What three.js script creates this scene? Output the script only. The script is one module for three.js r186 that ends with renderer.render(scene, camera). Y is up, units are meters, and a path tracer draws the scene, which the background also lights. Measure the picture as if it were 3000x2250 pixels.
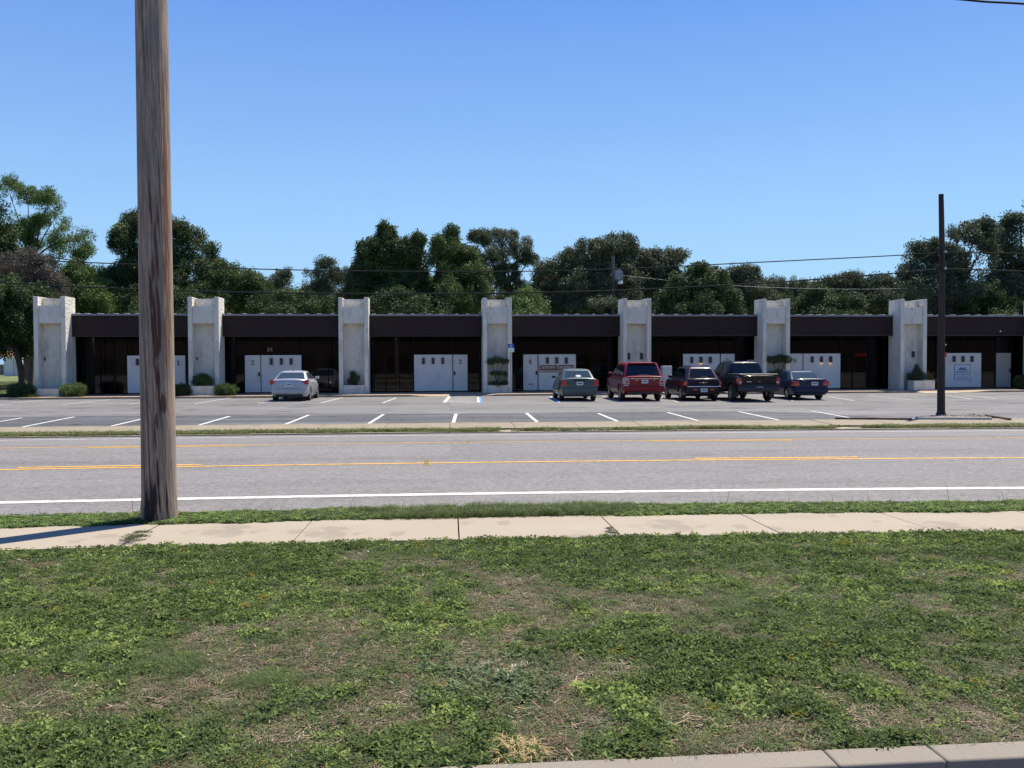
import * as THREE from 'three';
import { mergeGeometries, toCreasedNormals, mergeVertices } from 'three/addons/utils/BufferGeometryUtils.js';
import { RoundedBoxGeometry } from 'three/addons/geometries/RoundedBoxGeometry.js';
import { FontLoader } from 'three/addons/loaders/FontLoader.js';
import { TextGeometry } from 'three/addons/geometries/TextGeometry.js';
import { Brush, Evaluator, SUBTRACTION } from 'three-bvh-csg';

// ---------- camera, sky, sun, exposure ----------
const scene = new THREE.Scene();
const F = 2550, EYE = 1.75;
const camera = new THREE.PerspectiveCamera(2 * Math.atan(1125 / F) * 180 / Math.PI, 4 / 3, 0.1, 3000);
camera.position.set(0, EYE, 0);
camera.rotation.order = 'YXZ';
camera.rotation.set(-Math.atan(67 / F), -4.1 * Math.PI / 180, -0.0038);
camera.updateMatrixWorld();

const SUN_EL = 63 * Math.PI / 180, SUN = new THREE.Vector3(0.687 * Math.cos(SUN_EL), Math.sin(SUN_EL), -0.727 * Math.cos(SUN_EL)).normalize();
const EXPOSURE = 1.6;
{ // clear sky: pale blue at the horizon to deep blue overhead, a little brighter towards the sun
  const W = 512, H = 256, data = new Float32Array(W * H * 4);
  const lin = (c) => { c /= 255; return c <= 0.04045 ? c / 12.92 : Math.pow((c + 0.055) / 1.055, 2.4); };
  const stops = [[-90, 150, 165, 180], [-1, 168, 212, 250], [0, 168, 214, 252], [5, 167, 211, 249], [9, 155, 202, 247], [15, 133, 180, 240], [23, 106, 153, 230], [40, 76, 122, 208], [90, 52, 92, 178]];
  for (let j = 0; j < H; j++) for (let i = 0; i < W; i++) {
    const el = ((j + 0.5) / H - 0.5) * Math.PI, az = ((i + 0.5) / W - 0.5) * 2 * Math.PI, e = el * 180 / Math.PI;
    let k = 0; while (k < stops.length - 2 && stops[k + 1][0] < e) k++;
    const a = stops[k], b = stops[k + 1]; let t = Math.min(1, Math.max(0, (e - a[0]) / (b[0] - a[0])));
    const d = new THREE.Vector3(Math.cos(el) * Math.cos(az), Math.sin(el), Math.cos(el) * Math.sin(az));
    const g = 1 + 0.22 * Math.exp(-Math.acos(Math.min(1, Math.max(-1, d.dot(SUN)))) / 0.5) + 0.07 * d.dot(new THREE.Vector3(SUN.x, 0, SUN.z).normalize()), o = (j * W + i) * 4;
    for (let c = 0; c < 3; c++) data[o + c] = (lin(a[c + 1]) * (1 - t) + lin(b[c + 1]) * t) * g / EXPOSURE;
    data[o + 3] = 1;
  }
  const sky = new THREE.DataTexture(data, W, H, THREE.RGBAFormat, THREE.FloatType);
  sky.mapping = THREE.EquirectangularReflectionMapping; sky.magFilter = THREE.LinearFilter; sky.minFilter = THREE.LinearFilter; sky.needsUpdate = true;
  scene.background = sky; scene.environment = sky;
}
const sun = new THREE.DirectionalLight(new THREE.Color(1, 0.93, 0.8), 5);
sun.name = 'sun'; sun.position.copy(SUN).multiplyScalar(120).add(new THREE.Vector3(0, 0, -25)); sun.castShadow = true;
sun.shadow.mapSize.set(4096, 4096); sun.shadow.bias = -0.0004;
Object.assign(sun.shadow.camera, { left: -60, right: 60, top: 70, bottom: -60, near: 1, far: 320 });
scene.add(sun, sun.target); sun.target.position.set(0, 0, -25);

const renderer = new THREE.WebGLRenderer({ antialias: true });
renderer.setSize(1024, 768);
renderer.toneMapping = THREE.LinearToneMapping; renderer.toneMappingExposure = EXPOSURE;
renderer.shadowMap.enabled = true;

// ---------- helpers ----------
const V = (x, y, z) => new THREE.Vector3(x, y, z);
const R = (d) => d * Math.PI / 180;
function rng(seed) { let a = seed >>> 0; return () => { a = (a + 0x6D2B79F5) >>> 0; let t = Math.imul(a ^ (a >>> 15), 1 | a); t = (t + Math.imul(t ^ (t >>> 7), 61 | t)) ^ t; return ((t ^ (t >>> 14)) >>> 0) / 4294967296; }; }
function h2(x, y, s) { let h = Math.imul(x | 0, 374761393) + Math.imul(y | 0, 668265263) + Math.imul(s | 0, 1274126177); h = Math.imul(h ^ (h >>> 13), 1274126177); return ((h ^ (h >>> 16)) >>> 0) / 4294967296; }
const md = (a, b) => ((a % b) + b) % b;
function vn(x, y, s, px = 1e6, py = 1e6) { const i = Math.floor(x), j = Math.floor(y); let u = x - i, v = y - j; u = u * u * (3 - 2 * u); v = v * v * (3 - 2 * v);
  const a = h2(md(i, px), md(j, py), s), b = h2(md(i + 1, px), md(j, py), s), c = h2(md(i, px), md(j + 1, py), s), d = h2(md(i + 1, px), md(j + 1, py), s);
  return a + (b - a) * u + (c - a) * v + (a - b - c + d) * u * v; }
function fbm(x, y, s, oct = 4, px = 1e6, py = 1e6) { let t = 0, w = 0.5, n = 0; for (let k = 0; k < oct; k++) { t += w * vn(x, y, s + k * 17, px, py); n += w; w *= 0.5; x *= 2; y *= 2; px *= 2; py *= 2; } return t / n; }
const cl = (x, a = 0, b = 1) => Math.min(b, Math.max(a, x));
const sm = (a, b, x) => { const t = cl((x - a) / (b - a)); return t * t * (3 - 2 * t); };
const mix = (a, b, t) => a + (b - a) * t;
const mix3 = (a, b, t) => [mix(a[0], b[0], t), mix(a[1], b[1], t), mix(a[2], b[2], t)];
const toS = (c) => { c = cl(c); return 255 * (c <= 0.0031308 ? 12.92 * c : 1.055 * Math.pow(c, 1 / 2.4) - 0.055); };
function tex(w, h, fn, srgb = true) { const d = new Uint8Array(w * h * 4); for (let j = 0; j < h; j++) for (let i = 0; i < w; i++) { const c = fn((i + 0.5) / w, (j + 0.5) / h), o = (j * w + i) * 4;
    if (srgb) { d[o] = toS(c[0]); d[o + 1] = toS(c[1]); d[o + 2] = toS(c[2]); } else d[o] = d[o + 1] = d[o + 2] = cl(c) * 255; d[o + 3] = 255; }
  const t = new THREE.DataTexture(d, w, h); t.wrapS = t.wrapT = THREE.RepeatWrapping; t.magFilter = THREE.LinearFilter; t.minFilter = THREE.LinearMipmapLinearFilter; t.generateMipmaps = true; if (srgb) t.colorSpace = THREE.SRGBColorSpace; t.needsUpdate = true; return t; }
function M(rgb, rough = 0.8, o = {}) { const m = new THREE.MeshPhysicalMaterial({ roughness: rough, side: THREE.DoubleSide, ...o }); m.color.setRGB(...rgb); return m; }

const used = new Map();
function numbered(n) { const k = used.get(n) || 0; used.set(n, k + 1); return k ? n + '_' + String(k).padStart(3, '0') : n; }
function shade(o) { o.castShadow = true; o.receiveShadow = true; return o; }
function tag(o, label, category, group, kind) { o.userData.label = label; if (category) o.userData.category = category; if (group) o.userData.group = group; if (kind) o.userData.kind = kind; return o; }
function thing(name, label, category, pos = [0, 0, 0], ry = 0, group, kind) { const g = new THREE.Group(); g.name = numbered(name); g.position.set(...pos); g.rotation.y = ry; scene.add(g); return tag(g, label, category, group, kind); }
function part(name, geo, mat, parent, pos, kind) { const m = shade(new THREE.Mesh(Array.isArray(geo) ? mergeGeometries(geo.map(ni)) : geo, mat)); m.name = name; if (pos) m.position.set(...pos); parent.add(m); if (kind) m.userData.kind = kind; return m; }
function one(name, geo, mat, label, category, group, kind) { const m = part(numbered(name), geo, mat, scene); return tag(m, label, category, group, kind); }
function ni(g) { const n = g.index ? g.toNonIndexed() : g; const o = new THREE.BufferGeometry(); o.setAttribute('position', n.attributes.position); if (!n.attributes.normal) n.computeVertexNormals(); o.setAttribute('normal', n.attributes.normal); o.setAttribute('uv', n.attributes.uv || new THREE.BufferAttribute(new Float32Array(n.attributes.position.count * 2), 2)); return o; }
function box(x0, x1, y0, y1, z0, z1) { return boxUV(new THREE.BoxGeometry(x1 - x0, y1 - y0, z1 - z0).translate((x0 + x1) / 2, (y0 + y1) / 2, (z0 + z1) / 2)); }
function boxUV(g) { g = g.index ? g.toNonIndexed() : g; const p = g.attributes.position, n = g.attributes.normal, uv = new Float32Array(p.count * 2); // uv in metres by the face's main axis
  for (let i = 0; i < p.count; i++) { const ax = Math.abs(n.getX(i)), ay = Math.abs(n.getY(i)), az = Math.abs(n.getZ(i)); let u, v; if (az >= ax && az >= ay) { u = p.getX(i); v = p.getY(i); } else if (ax >= ay) { u = p.getZ(i) + 7.3; v = p.getY(i); } else { u = p.getX(i); v = p.getZ(i); } uv[i * 2] = u; uv[i * 2 + 1] = v; }
  g.setAttribute('uv', new THREE.BufferAttribute(uv, 2)); return g; }
function rbox(w, h, d, r, x = 0, y = 0, z = 0, seg = 2) { return boxUV(new RoundedBoxGeometry(w, h, d, seg, r).translate(x, y, z)); }
function cyl(r0, r1, h, seg, x = 0, y = 0, z = 0) { return new THREE.CylinderGeometry(r1, r0, h, seg).translate(x, y + h / 2, z); }
function tube(pts, r0, r1 = r0, seg = 6, n) { // tapered tube through points
  const c = new THREE.CatmullRomCurve3(pts.map((p) => p.isVector3 ? p : V(...p))), N = n || Math.max(2, pts.length * 3), g = new THREE.TubeGeometry(c, N, 1, seg, false), p = g.attributes.position;
  for (let i = 0; i <= N; i++) { const ctr = c.getPointAt(i / N), r = mix(r0, r1, i / N); for (let j = 0; j <= seg; j++) { const k = i * (seg + 1) + j, v = V().fromBufferAttribute(p, k).sub(ctr).multiplyScalar(r).add(ctr); p.setXYZ(k, v.x, v.y, v.z); } }
  return g; }
// photograph pixels (3000 x 2250) to places
function ray(px, py) { return V((px - 1500) / F, (1125 - py) / F, -1).applyQuaternion(camera.quaternion); }
function onY(px, py, y) { const r = ray(px, py), t = (y - EYE) / r.y; return V(r.x * t, y, r.z * t); }
function atD(px, py, d) { return ray(px, py).multiplyScalar(d).add(camera.position); }
function onS(px, py, s) { const r = ray(px, py); return r.multiplyScalar(-s / r.z).add(camera.position); }

// ground profile: s = metres in front of the camera, measured across the road
const PROF = [[-200, -0.13], [3.0, -0.13], [3.01, 0], [8.5, 0], [10.5, -0.02], [11.5, 0], [15, 0.012], [16.8, 0.03], [18.6, 0.012], [22, -0.114], [22.8, -0.125], [23.78, -0.12], [25.6, -0.085], [26, -0.1], [400, -0.1]];
function gy(s) { for (let k = 1; k < PROF.length; k++) if (s <= PROF[k][0]) { const a = PROF[k - 1], b = PROF[k]; return mix(a[1], b[1], (s - a[0]) / (b[0] - a[0])); } return -0.1; }
function bend(s) { return s < 3 ? 0.004 : s < 10 ? 0.0048 : s < 12 ? mix(0.0048, 0.0042, (s - 10) / 2) : s < 22 ? mix(0.0042, 0.0022, (s - 12) / 10) : s < 30 ? mix(0.0022, 0, (s - 22) / 8) : 0; } // the street curves very slightly
const zOf = (x, s) => -(s - bend(s) * (x - 0.7) * (x - 0.7) / (1 + (x - 0.7) * (x - 0.7) / 500));
function ribbon(s0, s1, x0, x1, dy = 0, thick = 0.12, nx = 48, uvs = 1) { // a slab that follows the ground profile
  const ss = [s0, ...PROF.map((p) => p[0]).filter((s) => s > s0 + 1e-3 && s < s1 - 1e-3), s1], pos = [], uv = [], idx = [];
  for (let i = 0; i <= nx; i++) { const x = mix(x0, x1, i / nx); for (const s of ss) { pos.push(x, gy(s) + dy, zOf(x, s)); uv.push(x * uvs, s * uvs); } }
  const n = ss.length; for (let i = 0; i < nx; i++) for (let j = 0; j < n - 1; j++) { const a = i * n + j, b = a + n; idx.push(a, b, b + 1, a, b + 1, a + 1); }
  const skirt = (list) => { const b0 = pos.length / 3; for (const k of list) { const x = pos[k * 3], y = pos[k * 3 + 1], z = pos[k * 3 + 2]; pos.push(x, y, z, x, y - thick, z); uv.push(x * uvs, -z * uvs, x * uvs, (-z + thick) * uvs); } for (let k = 0; k < list.length - 1; k++) { const a = b0 + k * 2; idx.push(a, a + 1, a + 3, a, a + 3, a + 2); } };
  const all = (f) => Array.from({ length: nx + 1 }, (_, i) => f(i));
  skirt(all((i) => (nx - i) * n)); skirt(all((i) => i * n + n - 1)); skirt(ss.map((_, j) => j)); skirt(ss.map((_, j) => nx * n + n - 1 - j));
  const g = new THREE.BufferGeometry(); g.setAttribute('position', new THREE.Float32BufferAttribute(pos, 3)); g.setAttribute('uv', new THREE.Float32BufferAttribute(uv, 2)); g.setIndex(idx); return toCreasedNormals(g, 0.5);
}
function quadStrip(a, b, w, y, n = 1) { // a painted stripe lying on flat ground between two points
  const d = b.clone().sub(a); d.y = 0; const t = V(-d.z, 0, d.x).normalize().multiplyScalar(w / 2), g = new THREE.BufferGeometry();
  const P = [a.clone().sub(t), a.clone().add(t), b.clone().add(t), b.clone().sub(t)]; g.setAttribute('position', new THREE.Float32BufferAttribute(P.flatMap((p) => [p.x, y, p.z]), 3)); g.setAttribute('uv', new THREE.Float32BufferAttribute(P.flatMap((p) => [p.x, p.z]), 2)); g.setIndex([0, 1, 2, 0, 2, 3]); g.computeVertexNormals(); if (g.attributes.normal.getY(0) < 0) { g.setIndex([0, 2, 1, 0, 3, 2]); g.computeVertexNormals(); } return g; }

const fontSans = await new FontLoader().loadAsync('fonts/droid/droid_sans_bold.typeface.json');
const fontSerif = await new FontLoader().loadAsync('fonts/droid/droid_serif_bold.typeface.json');
function text(str, size, font = fontSans, depth = 0.01) { const g = new TextGeometry(str, { font, size, depth, curveSegments: 3, bevelEnabled: false }); g.computeBoundingBox(); const b = g.boundingBox; g.translate(-(b.min.x + b.max.x) / 2, -(b.min.y + b.max.y) / 2, 0); return ni(g); }

// ---------- surface textures (colour, grain, stains) ----------
const scl = (t, u, v = u) => { t.repeat.set(1 / u, 1 / v); return t; };
const tRoad = scl(tex(2048, 768, (u, v) => { // 44 m along, 13 m across
  const x = u * 44, s = v * 13; let g = 0.16 + 0.03 * (fbm(x * 0.35, s * 0.5, 3, 4) - 0.5) + 0.03 * (fbm(x * 0.12, s * 2.2, 5, 3) - 0.5) + 0.09 * (h2(u * 2048, v * 768, 9) - 0.5) + 0.05 * (vn(x * 22, s * 22, 11) - 0.5);
  for (const c of [2.75, 6.2, 9.7]) g -= 0.02 * Math.exp(-(((s - c) / 0.55) ** 2)) * (0.5 + fbm(x * 0.3, c * 9, 21, 3)); // oil drip band along each lane
  for (let k = 0; k < 9; k++) { const cx = h2(k, 1, 77) * 44, cy = 1 + h2(k, 2, 77) * 11, l = 0.6 + h2(k, 3, 77) * 1.6, dx = x - cx, wob = cy + 0.25 * (fbm(x * 2.5, k, 31, 3) - 0.5) + dx * (h2(k, 4, 77) - 0.5) * 0.6; if (Math.abs(dx) < l && Math.abs(s - wob) < 0.014) g -= 0.07; }
  const sp = fbm(x * 1.1 + 40, s * 3.3, 51, 3); g -= 0.015 * sm(0.66, 0.74, sp);
  return [g * 1.06, g * 0.99, g * 0.94]; }), 44, 13);
const tLot = scl(tex(2048, 768, (u, v) => { const x = u * 70, s = v * 24; let g = 0.143 + 0.07 * (fbm(x * 0.3, s * 0.9, 103, 4) - 0.5) + 0.05 * (fbm(x * 0.14, s * 1.7, 108, 3) - 0.5) + 0.07 * (h2(u * 2048, v * 768, 19) - 0.5); g -= 0.05 * sm(0.62, 0.75, fbm(x * 0.8, s * 1.4, 111, 4)); return [g * 1.05, g, g * 0.95]; }), 70, 24);
const tSeal = scl(tex(2048, 256, (u, v) => { const x = u * 70, s = v * 8; let g = 0.064 + 0.045 * (fbm(x * 0.35, s * 1.6, 203, 4) - 0.5) + 0.045 * sm(0.55, 0.72, fbm(x * 0.3, s * 2.6, 207, 3)) + 0.035 * (h2(u * 2048, v * 256, 29) - 0.5); g -= 0.04 * sm(0.8, 0.84, vn(x * 4, s * 6, 211)); return [g * 0.99, g, g * 1.05]; }), 70, 8);
const tConc = scl(tex(1024, 1024, (u, v) => { const g = 0.86 + 0.16 * (fbm(u * 6, v * 6, 301, 5, 6, 6) - 0.5) + 0.12 * (h2(u * 1024, v * 1024, 39) - 0.5) - 0.16 * sm(0.63, 0.74, fbm(u * 9, v * 9, 305, 4, 9, 9)); const w = 0.1 * sm(0.8, 0.9, h2(u * 512, v * 512, 45)); return [g + w, g * 0.985 + w, g * 0.96 + w]; }), 3);
const tStucco = scl(tex(1024, 1024, (u, v) => { let g = 0.9 + 0.14 * (fbm(u * 8, v * 8, 401, 5, 8, 8) - 0.5) + 0.06 * (h2(u * 1024, v * 1024, 49) - 0.5); const st = sm(0.57, 0.75, fbm(u * 6, v * 6, 405, 5, 6, 6)), sp = sm(0.66, 0.74, fbm(u * 16, v * 12, 409, 3, 16, 12)); g *= 1 - 0.13 * st - 0.14 * sp; return [g, g * (0.99 - 0.015 * st), g * (0.965 - 0.03 * st)]; }), 2.6, 5.2);
const bStucco = scl(tex(512, 512, (u, v) => 0.25 + 0.75 * sm(0.3, 0.7, fbm(u * 14, v * 14, 421, 4, 14, 14)), false), 1.3);
const tSoil = scl(tex(1024, 1024, (u, v) => { const a = fbm(u * 7, v * 7, 501, 5, 7, 7), b = h2(u * 1024, v * 1024, 59), c = fbm(u * 40, v * 40, 507, 3, 40, 40); let col = mix3([0.1, 0.073, 0.057], [0.27, 0.21, 0.165], sm(0.3, 0.72, a * 0.55 + c * 0.45)); const k = 0.75 + 0.5 * b; return [col[0] * k, col[1] * k, col[2] * k]; }), 3.5);
const bSoil = scl(tex(512, 512, (u, v) => fbm(u * 30, v * 30, 520, 4, 30, 30), false), 3.5);
const tLawn = scl(tex(1024, 1024, (u, v) => { const a = fbm(u * 12, v * 12, 551, 5, 12, 12), b = h2(u * 1024, v * 1024, 69); const c = mix3([0.06, 0.085, 0.022], [0.17, 0.19, 0.06], sm(0.25, 0.75, a)); const k = 0.7 + 0.6 * b; return [c[0] * k, c[1] * k, c[2] * k]; }), 30);
const tSand = scl(tex(512, 512, (u, v) => { const a = fbm(u * 9, v * 9, 561, 5, 9, 9), b = h2(u * 512, v * 512, 79); const c = mix3([0.17, 0.14, 0.1], [0.42, 0.36, 0.27], sm(0.3, 0.7, a)); const k = 0.75 + 0.5 * b; return [c[0] * k, c[1] * k, c[2] * k]; }), 3);
const tPaint = scl(tex(1024, 256, (u, v) => { const g = 1 - 0.28 * sm(0.55, 0.72, fbm(u * 60, v * 15, 601, 4, 60, 15)) - 0.15 * h2(u * 1024, v * 256, 89); return [g, g, g]; }), 6, 1.5);
const tBark = scl(tex(256, 512, (u, v) => { const g = 0.6 + 0.8 * (fbm(u * 14, v * 6, 701, 4, 14, 6) - 0.3); return [g, g * 0.95, g * 0.9]; }), 1, 2);
const tBrown = scl(tex(512, 512, (u, v) => { const g = 0.9 + 0.3 * (fbm(u * 16, v * 2, 801, 4, 16, 2) - 0.5) + 0.1 * (h2(u * 512, v * 512, 99) - 0.5); return [g, g, g]; }), 6, 3);
const tPanel = scl(tex(512, 512, (u, v) => { const st = sm(0.6, 0.8, fbm(u * 6, v * 3, 851, 4, 6, 3)); const g = 0.97 + 0.06 * (fbm(u * 5, v * 5, 855, 3, 5, 5) - 0.5) - 0.1 * st; return [g, g, g * 0.985]; }), 2.5);
// weathered pole: u once round (0.5 = side towards the street's near side), v = 11 m of height
const NOTES_POLE = { H: 11, reds: [[0.53, 2.85, 0.032, 0.2], [0.512, 2.5, 0.022, 0.3], [0.54, 2.05, 0.034, 0.45], [0.55, 1.72, 0.022, 0.25], [0.6, 1.36, 0.03, 0.12], [0.575, 2.3, 0.02, 0.4], [0.56, 3.0, 0.02, 0.35], [0.54, 1.16, 0.014, 0.09], [0.515, 2.2, 0.014, 0.25], [0.56, 1.5, 0.012, 0.35], [0.52, 1.0, 0.01, 0.2], [0.58, 3.4, 0.012, 0.3], [0.51, 3.6, 0.014, 0.3]],
  oranges: [[0.665, 2.5, 0.03, 0.75], [0.672, 3.4, 0.034, 0.7], [0.668, 4.0, 0.028, 0.4], [0.66, 4.75, 0.022, 0.5], [0.634, 2.05, 0.018, 0.35], [0.648, 3.1, 0.016, 0.5]], rots: [[0.43, 0.26, 0.036, 0.26], [0.485, 0.24, 0.03, 0.34], [0.545, 0.42, 0.012, 0.34], [0.46, 0.14, 0.085, 0.16], [0.62, 0.28, 0.012, 0.24], [0.52, 0.25, 0.018, 0.25]] };
function poleField(u, v) { const y = v * NOTES_POLE.H, uu = u + 0.028 * y; // the grain runs down to the right
  const grain = fbm(uu * 80, y * 2.6, 901, 4), fine = fbm(uu * 230, y * 9, 907, 3); let crack = 0;
  for (let k = 0; k < 34; k++) { const cu = 0.28 + h2(k, 5, 91) * 0.46, cy = h2(k, 6, 91) * 6.5, len = 0.25 + h2(k, 7, 91) ** 2 * 1.5, w = 0.0018 + 0.003 * h2(k, 8, 91); if (Math.abs(y - cy) > len) continue; const off = cu + 0.028 * cy + 0.012 * (fbm(y * 1.3, k * 3.7, 95, 3) - 0.5); crack = Math.max(crack, sm(w, w * 0.3, Math.abs(uu - off)) * sm(len, len * 0.5, Math.abs(y - cy))); }
  return { y, uu, grain, fine, crack }; }
const tPole = tex(1024, 1536, (u, v) => { const f = poleField(u, v), y = f.y, uu = f.uu, n = fbm(uu * 70, y * 5, 935, 4) - 0.5; let c = mix3([0.2, 0.142, 0.105], [0.4, 0.295, 0.215], sm(0.3, 0.7, f.grain * 0.5 + f.fine * 0.5)); c = mix3(c, [0.15, 0.135, 0.13], 0.4 * sm(0.5, 0.68, fbm(u * 10, y * 2.2, 921, 4))); c = mix3(c, [0.3, 0.19, 0.12], 0.35 * sm(0.5, 0.7, fbm(uu * 26, y * 0.8, 925, 4)));
  const blot = (L, col, a) => { for (const [ru, ry, w, l] of L) { const dy = (y - ry) / l; if (Math.abs(dy) > 2.2) continue; const du = (u - ru + 0.028 * (y - ry)) / w, d = du * du + dy * dy + 2.4 * n; c = mix3(c, col, a * sm(1.25, 0.15, d)); } };
  blot(NOTES_POLE.oranges, [0.2, 0.075, 0.03], 0.85); blot(NOTES_POLE.reds, [0.09, 0.03, 0.017], 0.88); blot(NOTES_POLE.rots, [0.014, 0.012, 0.012], 0.95);
  return mix3(c, [0.03, 0.024, 0.022], f.crack * 0.9); });
const bPole = tex(1024, 1024, (u, v) => { const f = poleField(u, v); return 0.6 + 0.35 * (f.grain - 0.5) + 0.3 * (f.fine - 0.5) - 0.55 * f.crack; }, false);

const mat = {
  road: M([1, 1, 1], 0.92, { map: tRoad }), lot: M([1, 1, 1], 0.92, { map: tLot }), seal: M([1, 1, 1], 0.85, { map: tSeal }), tar: M([0.03, 0.03, 0.033], 0.8),
  conc: M([0.36, 0.307, 0.235], 0.95, { map: tConc }), concOld: M([0.28, 0.235, 0.17], 0.95, { map: tConc }), concTan: M([0.42, 0.31, 0.21], 0.95, { map: tConc }), concKerb: M([0.25, 0.22, 0.18], 0.95, { map: tConc }), concRamp: M([0.5, 0.47, 0.42], 0.9, { map: tConc }),
  stucco: M([0.76, 0.71, 0.61], 0.95, { map: tStucco, bumpMap: bStucco, bumpScale: 0.02 }), soil: M([1, 1, 1], 1, { map: tSoil, bumpMap: bSoil, bumpScale: 0.03 }), lawn: M([1, 1, 1], 1, { map: tLawn }), sand: M([1, 1, 1], 1, { map: tSand }),
  white: M([0.62, 0.61, 0.56], 0.8, { map: tPaint }), yellow: M([0.66, 0.35, 0.05], 0.8, { map: tPaint }), blue: M([0.1, 0.28, 0.55], 0.8, { map: tPaint }),
  brown: M([0.038, 0.025, 0.021], 0.8, { map: tBrown, specularIntensity: 0.4 }), mullion: M([0.012, 0.01, 0.01], 0.7, { specularIntensity: 0.3 }), panel: M([0.74, 0.71, 0.65], 0.7, { map: tPanel }), beige: M([0.42, 0.37, 0.31], 0.7, { map: tPanel }), galv: M([0.22, 0.22, 0.23], 0.7),
  dark: M([0.02, 0.02, 0.022], 0.6), black: M([0.012, 0.012, 0.013], 0.5), bronze: M([0.045, 0.032, 0.028], 0.45), interior: M([0.13, 0.105, 0.09], 0.9), floorIn: M([0.1, 0.08, 0.065], 0.9), blind: M([0.5, 0.44, 0.4], 0.8), bark: M([0.09, 0.075, 0.062], 0.95, { map: tBark }), barkGrey: M([0.16, 0.145, 0.13], 0.95, { map: tBark }),
  glass: M([0.42, 0.38, 0.36], 0.015, { transmission: 1, thickness: 0, ior: 1.38 }), soilDark: M([0.06, 0.045, 0.035], 1), brass: M([0.45, 0.3, 0.16], 0.4, { metalness: 0.6 }), wood: M([0.28, 0.1, 0.04], 0.6), pole: M([1, 1, 1], 0.95, { map: tPole, bumpMap: bPole, bumpScale: 0.008 }), poleDark: M([0.05, 0.036, 0.032], 0.9, { map: tBark }), cable: M([0.006, 0.007, 0.008], 0.9), steel: M([0.4, 0.4, 0.4], 0.4, { metalness: 0.7 }), timber: M([0.07, 0.042, 0.028], 0.9),
};
// ---------- the ground, roads and paths ----------
{ const g = new THREE.PlaneGeometry(2400, 2400, 8, 8); g.rotateX(-Math.PI / 2); g.translate(0, -0.3, -300); const p = g.attributes.position, uv = g.attributes.uv; for (let i = 0; i < p.count; i++) uv.setXY(i, p.getX(i), p.getZ(i)); one('ground', g, mat.lawn, 'broad grassy ground under the whole street', 'ground', null, 'structure'); }
const kA = onY(2000, 2212, 0.015), kB = onY(3000, 2168, 0.015), kSlope = (kB.z - kA.z) / (kB.x - kA.x), kerbS = (x) => -(kA.z + kSlope * (x - kA.x)); // back edge of the near kerb
one('near_parking_lot', box(-60, 60, -0.23, -0.13, -4.6, 34), mat.lot, 'asphalt lot in front of the near kerb', 'parking lot', null, 'structure');
one('lawn_soil', (() => { const pos = [], uv = [], idx = [], N = 60; for (let i = 0; i <= N; i++) { const x = mix(-24, 24, i / N); [[kerbS(x) - 0.02, -0.2], [kerbS(x) - 0.02, -0.012], [6, -0.02], [8.52, -0.035]].forEach(([s, y], j) => { pos.push(x, y, j < 2 ? -s : zOf(x, s)); uv.push(x, s); }); if (i) for (let j = 0; j < 3; j++) { const a = (i - 1) * 4 + j, b = i * 4 + j; idx.push(a, b, b + 1, a, b + 1, a + 1); } } const g = new THREE.BufferGeometry(); g.setAttribute('position', new THREE.Float32BufferAttribute(pos, 3)); g.setAttribute('uv', new THREE.Float32BufferAttribute(uv, 2)); g.setIndex(idx); return toCreasedNormals(g, 0.5); })(), mat.soil, 'bare brown soil under the patchy foreground weeds', 'soil', null, 'structure');
one('roadside_soil', ribbon(9.81, 10.55, -40, 40, -0.02, 0.2, 80), mat.soil, 'soil strip between near sidewalk and road', 'soil', null, 'structure');
one('road', ribbon(10.55, 22.75, -70, 70, 0, 0.2, 90), mat.road, 'grey asphalt road with a centre turning lane', 'road', null, 'structure');
one('far_verge_soil', ribbon(22.85, 23.78, -70, 22.4, -0.01, 0.2, 80), mat.sand, 'sandy verge strip between road and far sidewalk', 'soil', null, 'structure');
one('parking_lot', ribbon(25.62, 52, -60, 60, 0, 0.15, 60), mat.lot, 'worn grey asphalt parking lot in front of the offices', 'parking lot', null, 'structure');
// near kerb: concrete lengths with open joints
{ const k = thing('kerb', 'weathered concrete kerb along the bottom edge of the lawn', 'kerb', [0, 0, 0], 0, null, 'structure'); const js = [-30, -12, -6, -3, -0.6, 1.83, 4.9, 8, 14, 30]; js[5] = onY(2440, 2235, 0).x; js[6] = onY(2733, 2205, 0).x; k.position.set(kA.x, 0, kA.z); k.rotation.y = -Math.atan(kSlope);
  for (let i = 0; i < js.length - 1; i++) { const g = rbox(js[i + 1] - js[i] - 0.003, 0.22, 0.16, 0.014, (js[i] + js[i + 1]) / 2 - kA.x, -0.095, 0.08); part('kerb_length', g, mat.concKerb, k); } }
// near sidewalk: slabs
{ const k = thing('sidewalk', 'pale concrete sidewalk with expansion joints beside the lawn', 'sidewalk', [0, 0, 0], 0, null, 'structure'), x0 = 0.085, w = 1.62, r = rng(5);
  for (let i = -14; i < 14; i++) { const g = ribbon(8.53, 9.8, x0 + i * w + 0.007, x0 + (i + 1) * w - 0.007, -0.004 + 0.006 * r(), 0.12, 3); const uv = g.attributes.uv; const ou = r() * 3, ov = r() * 3; for (let q = 0; q < uv.count; q++) uv.setXY(q, uv.getX(q) + ou, uv.getY(q) + ov); part('slab', g, mat.conc, k); } }
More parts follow.
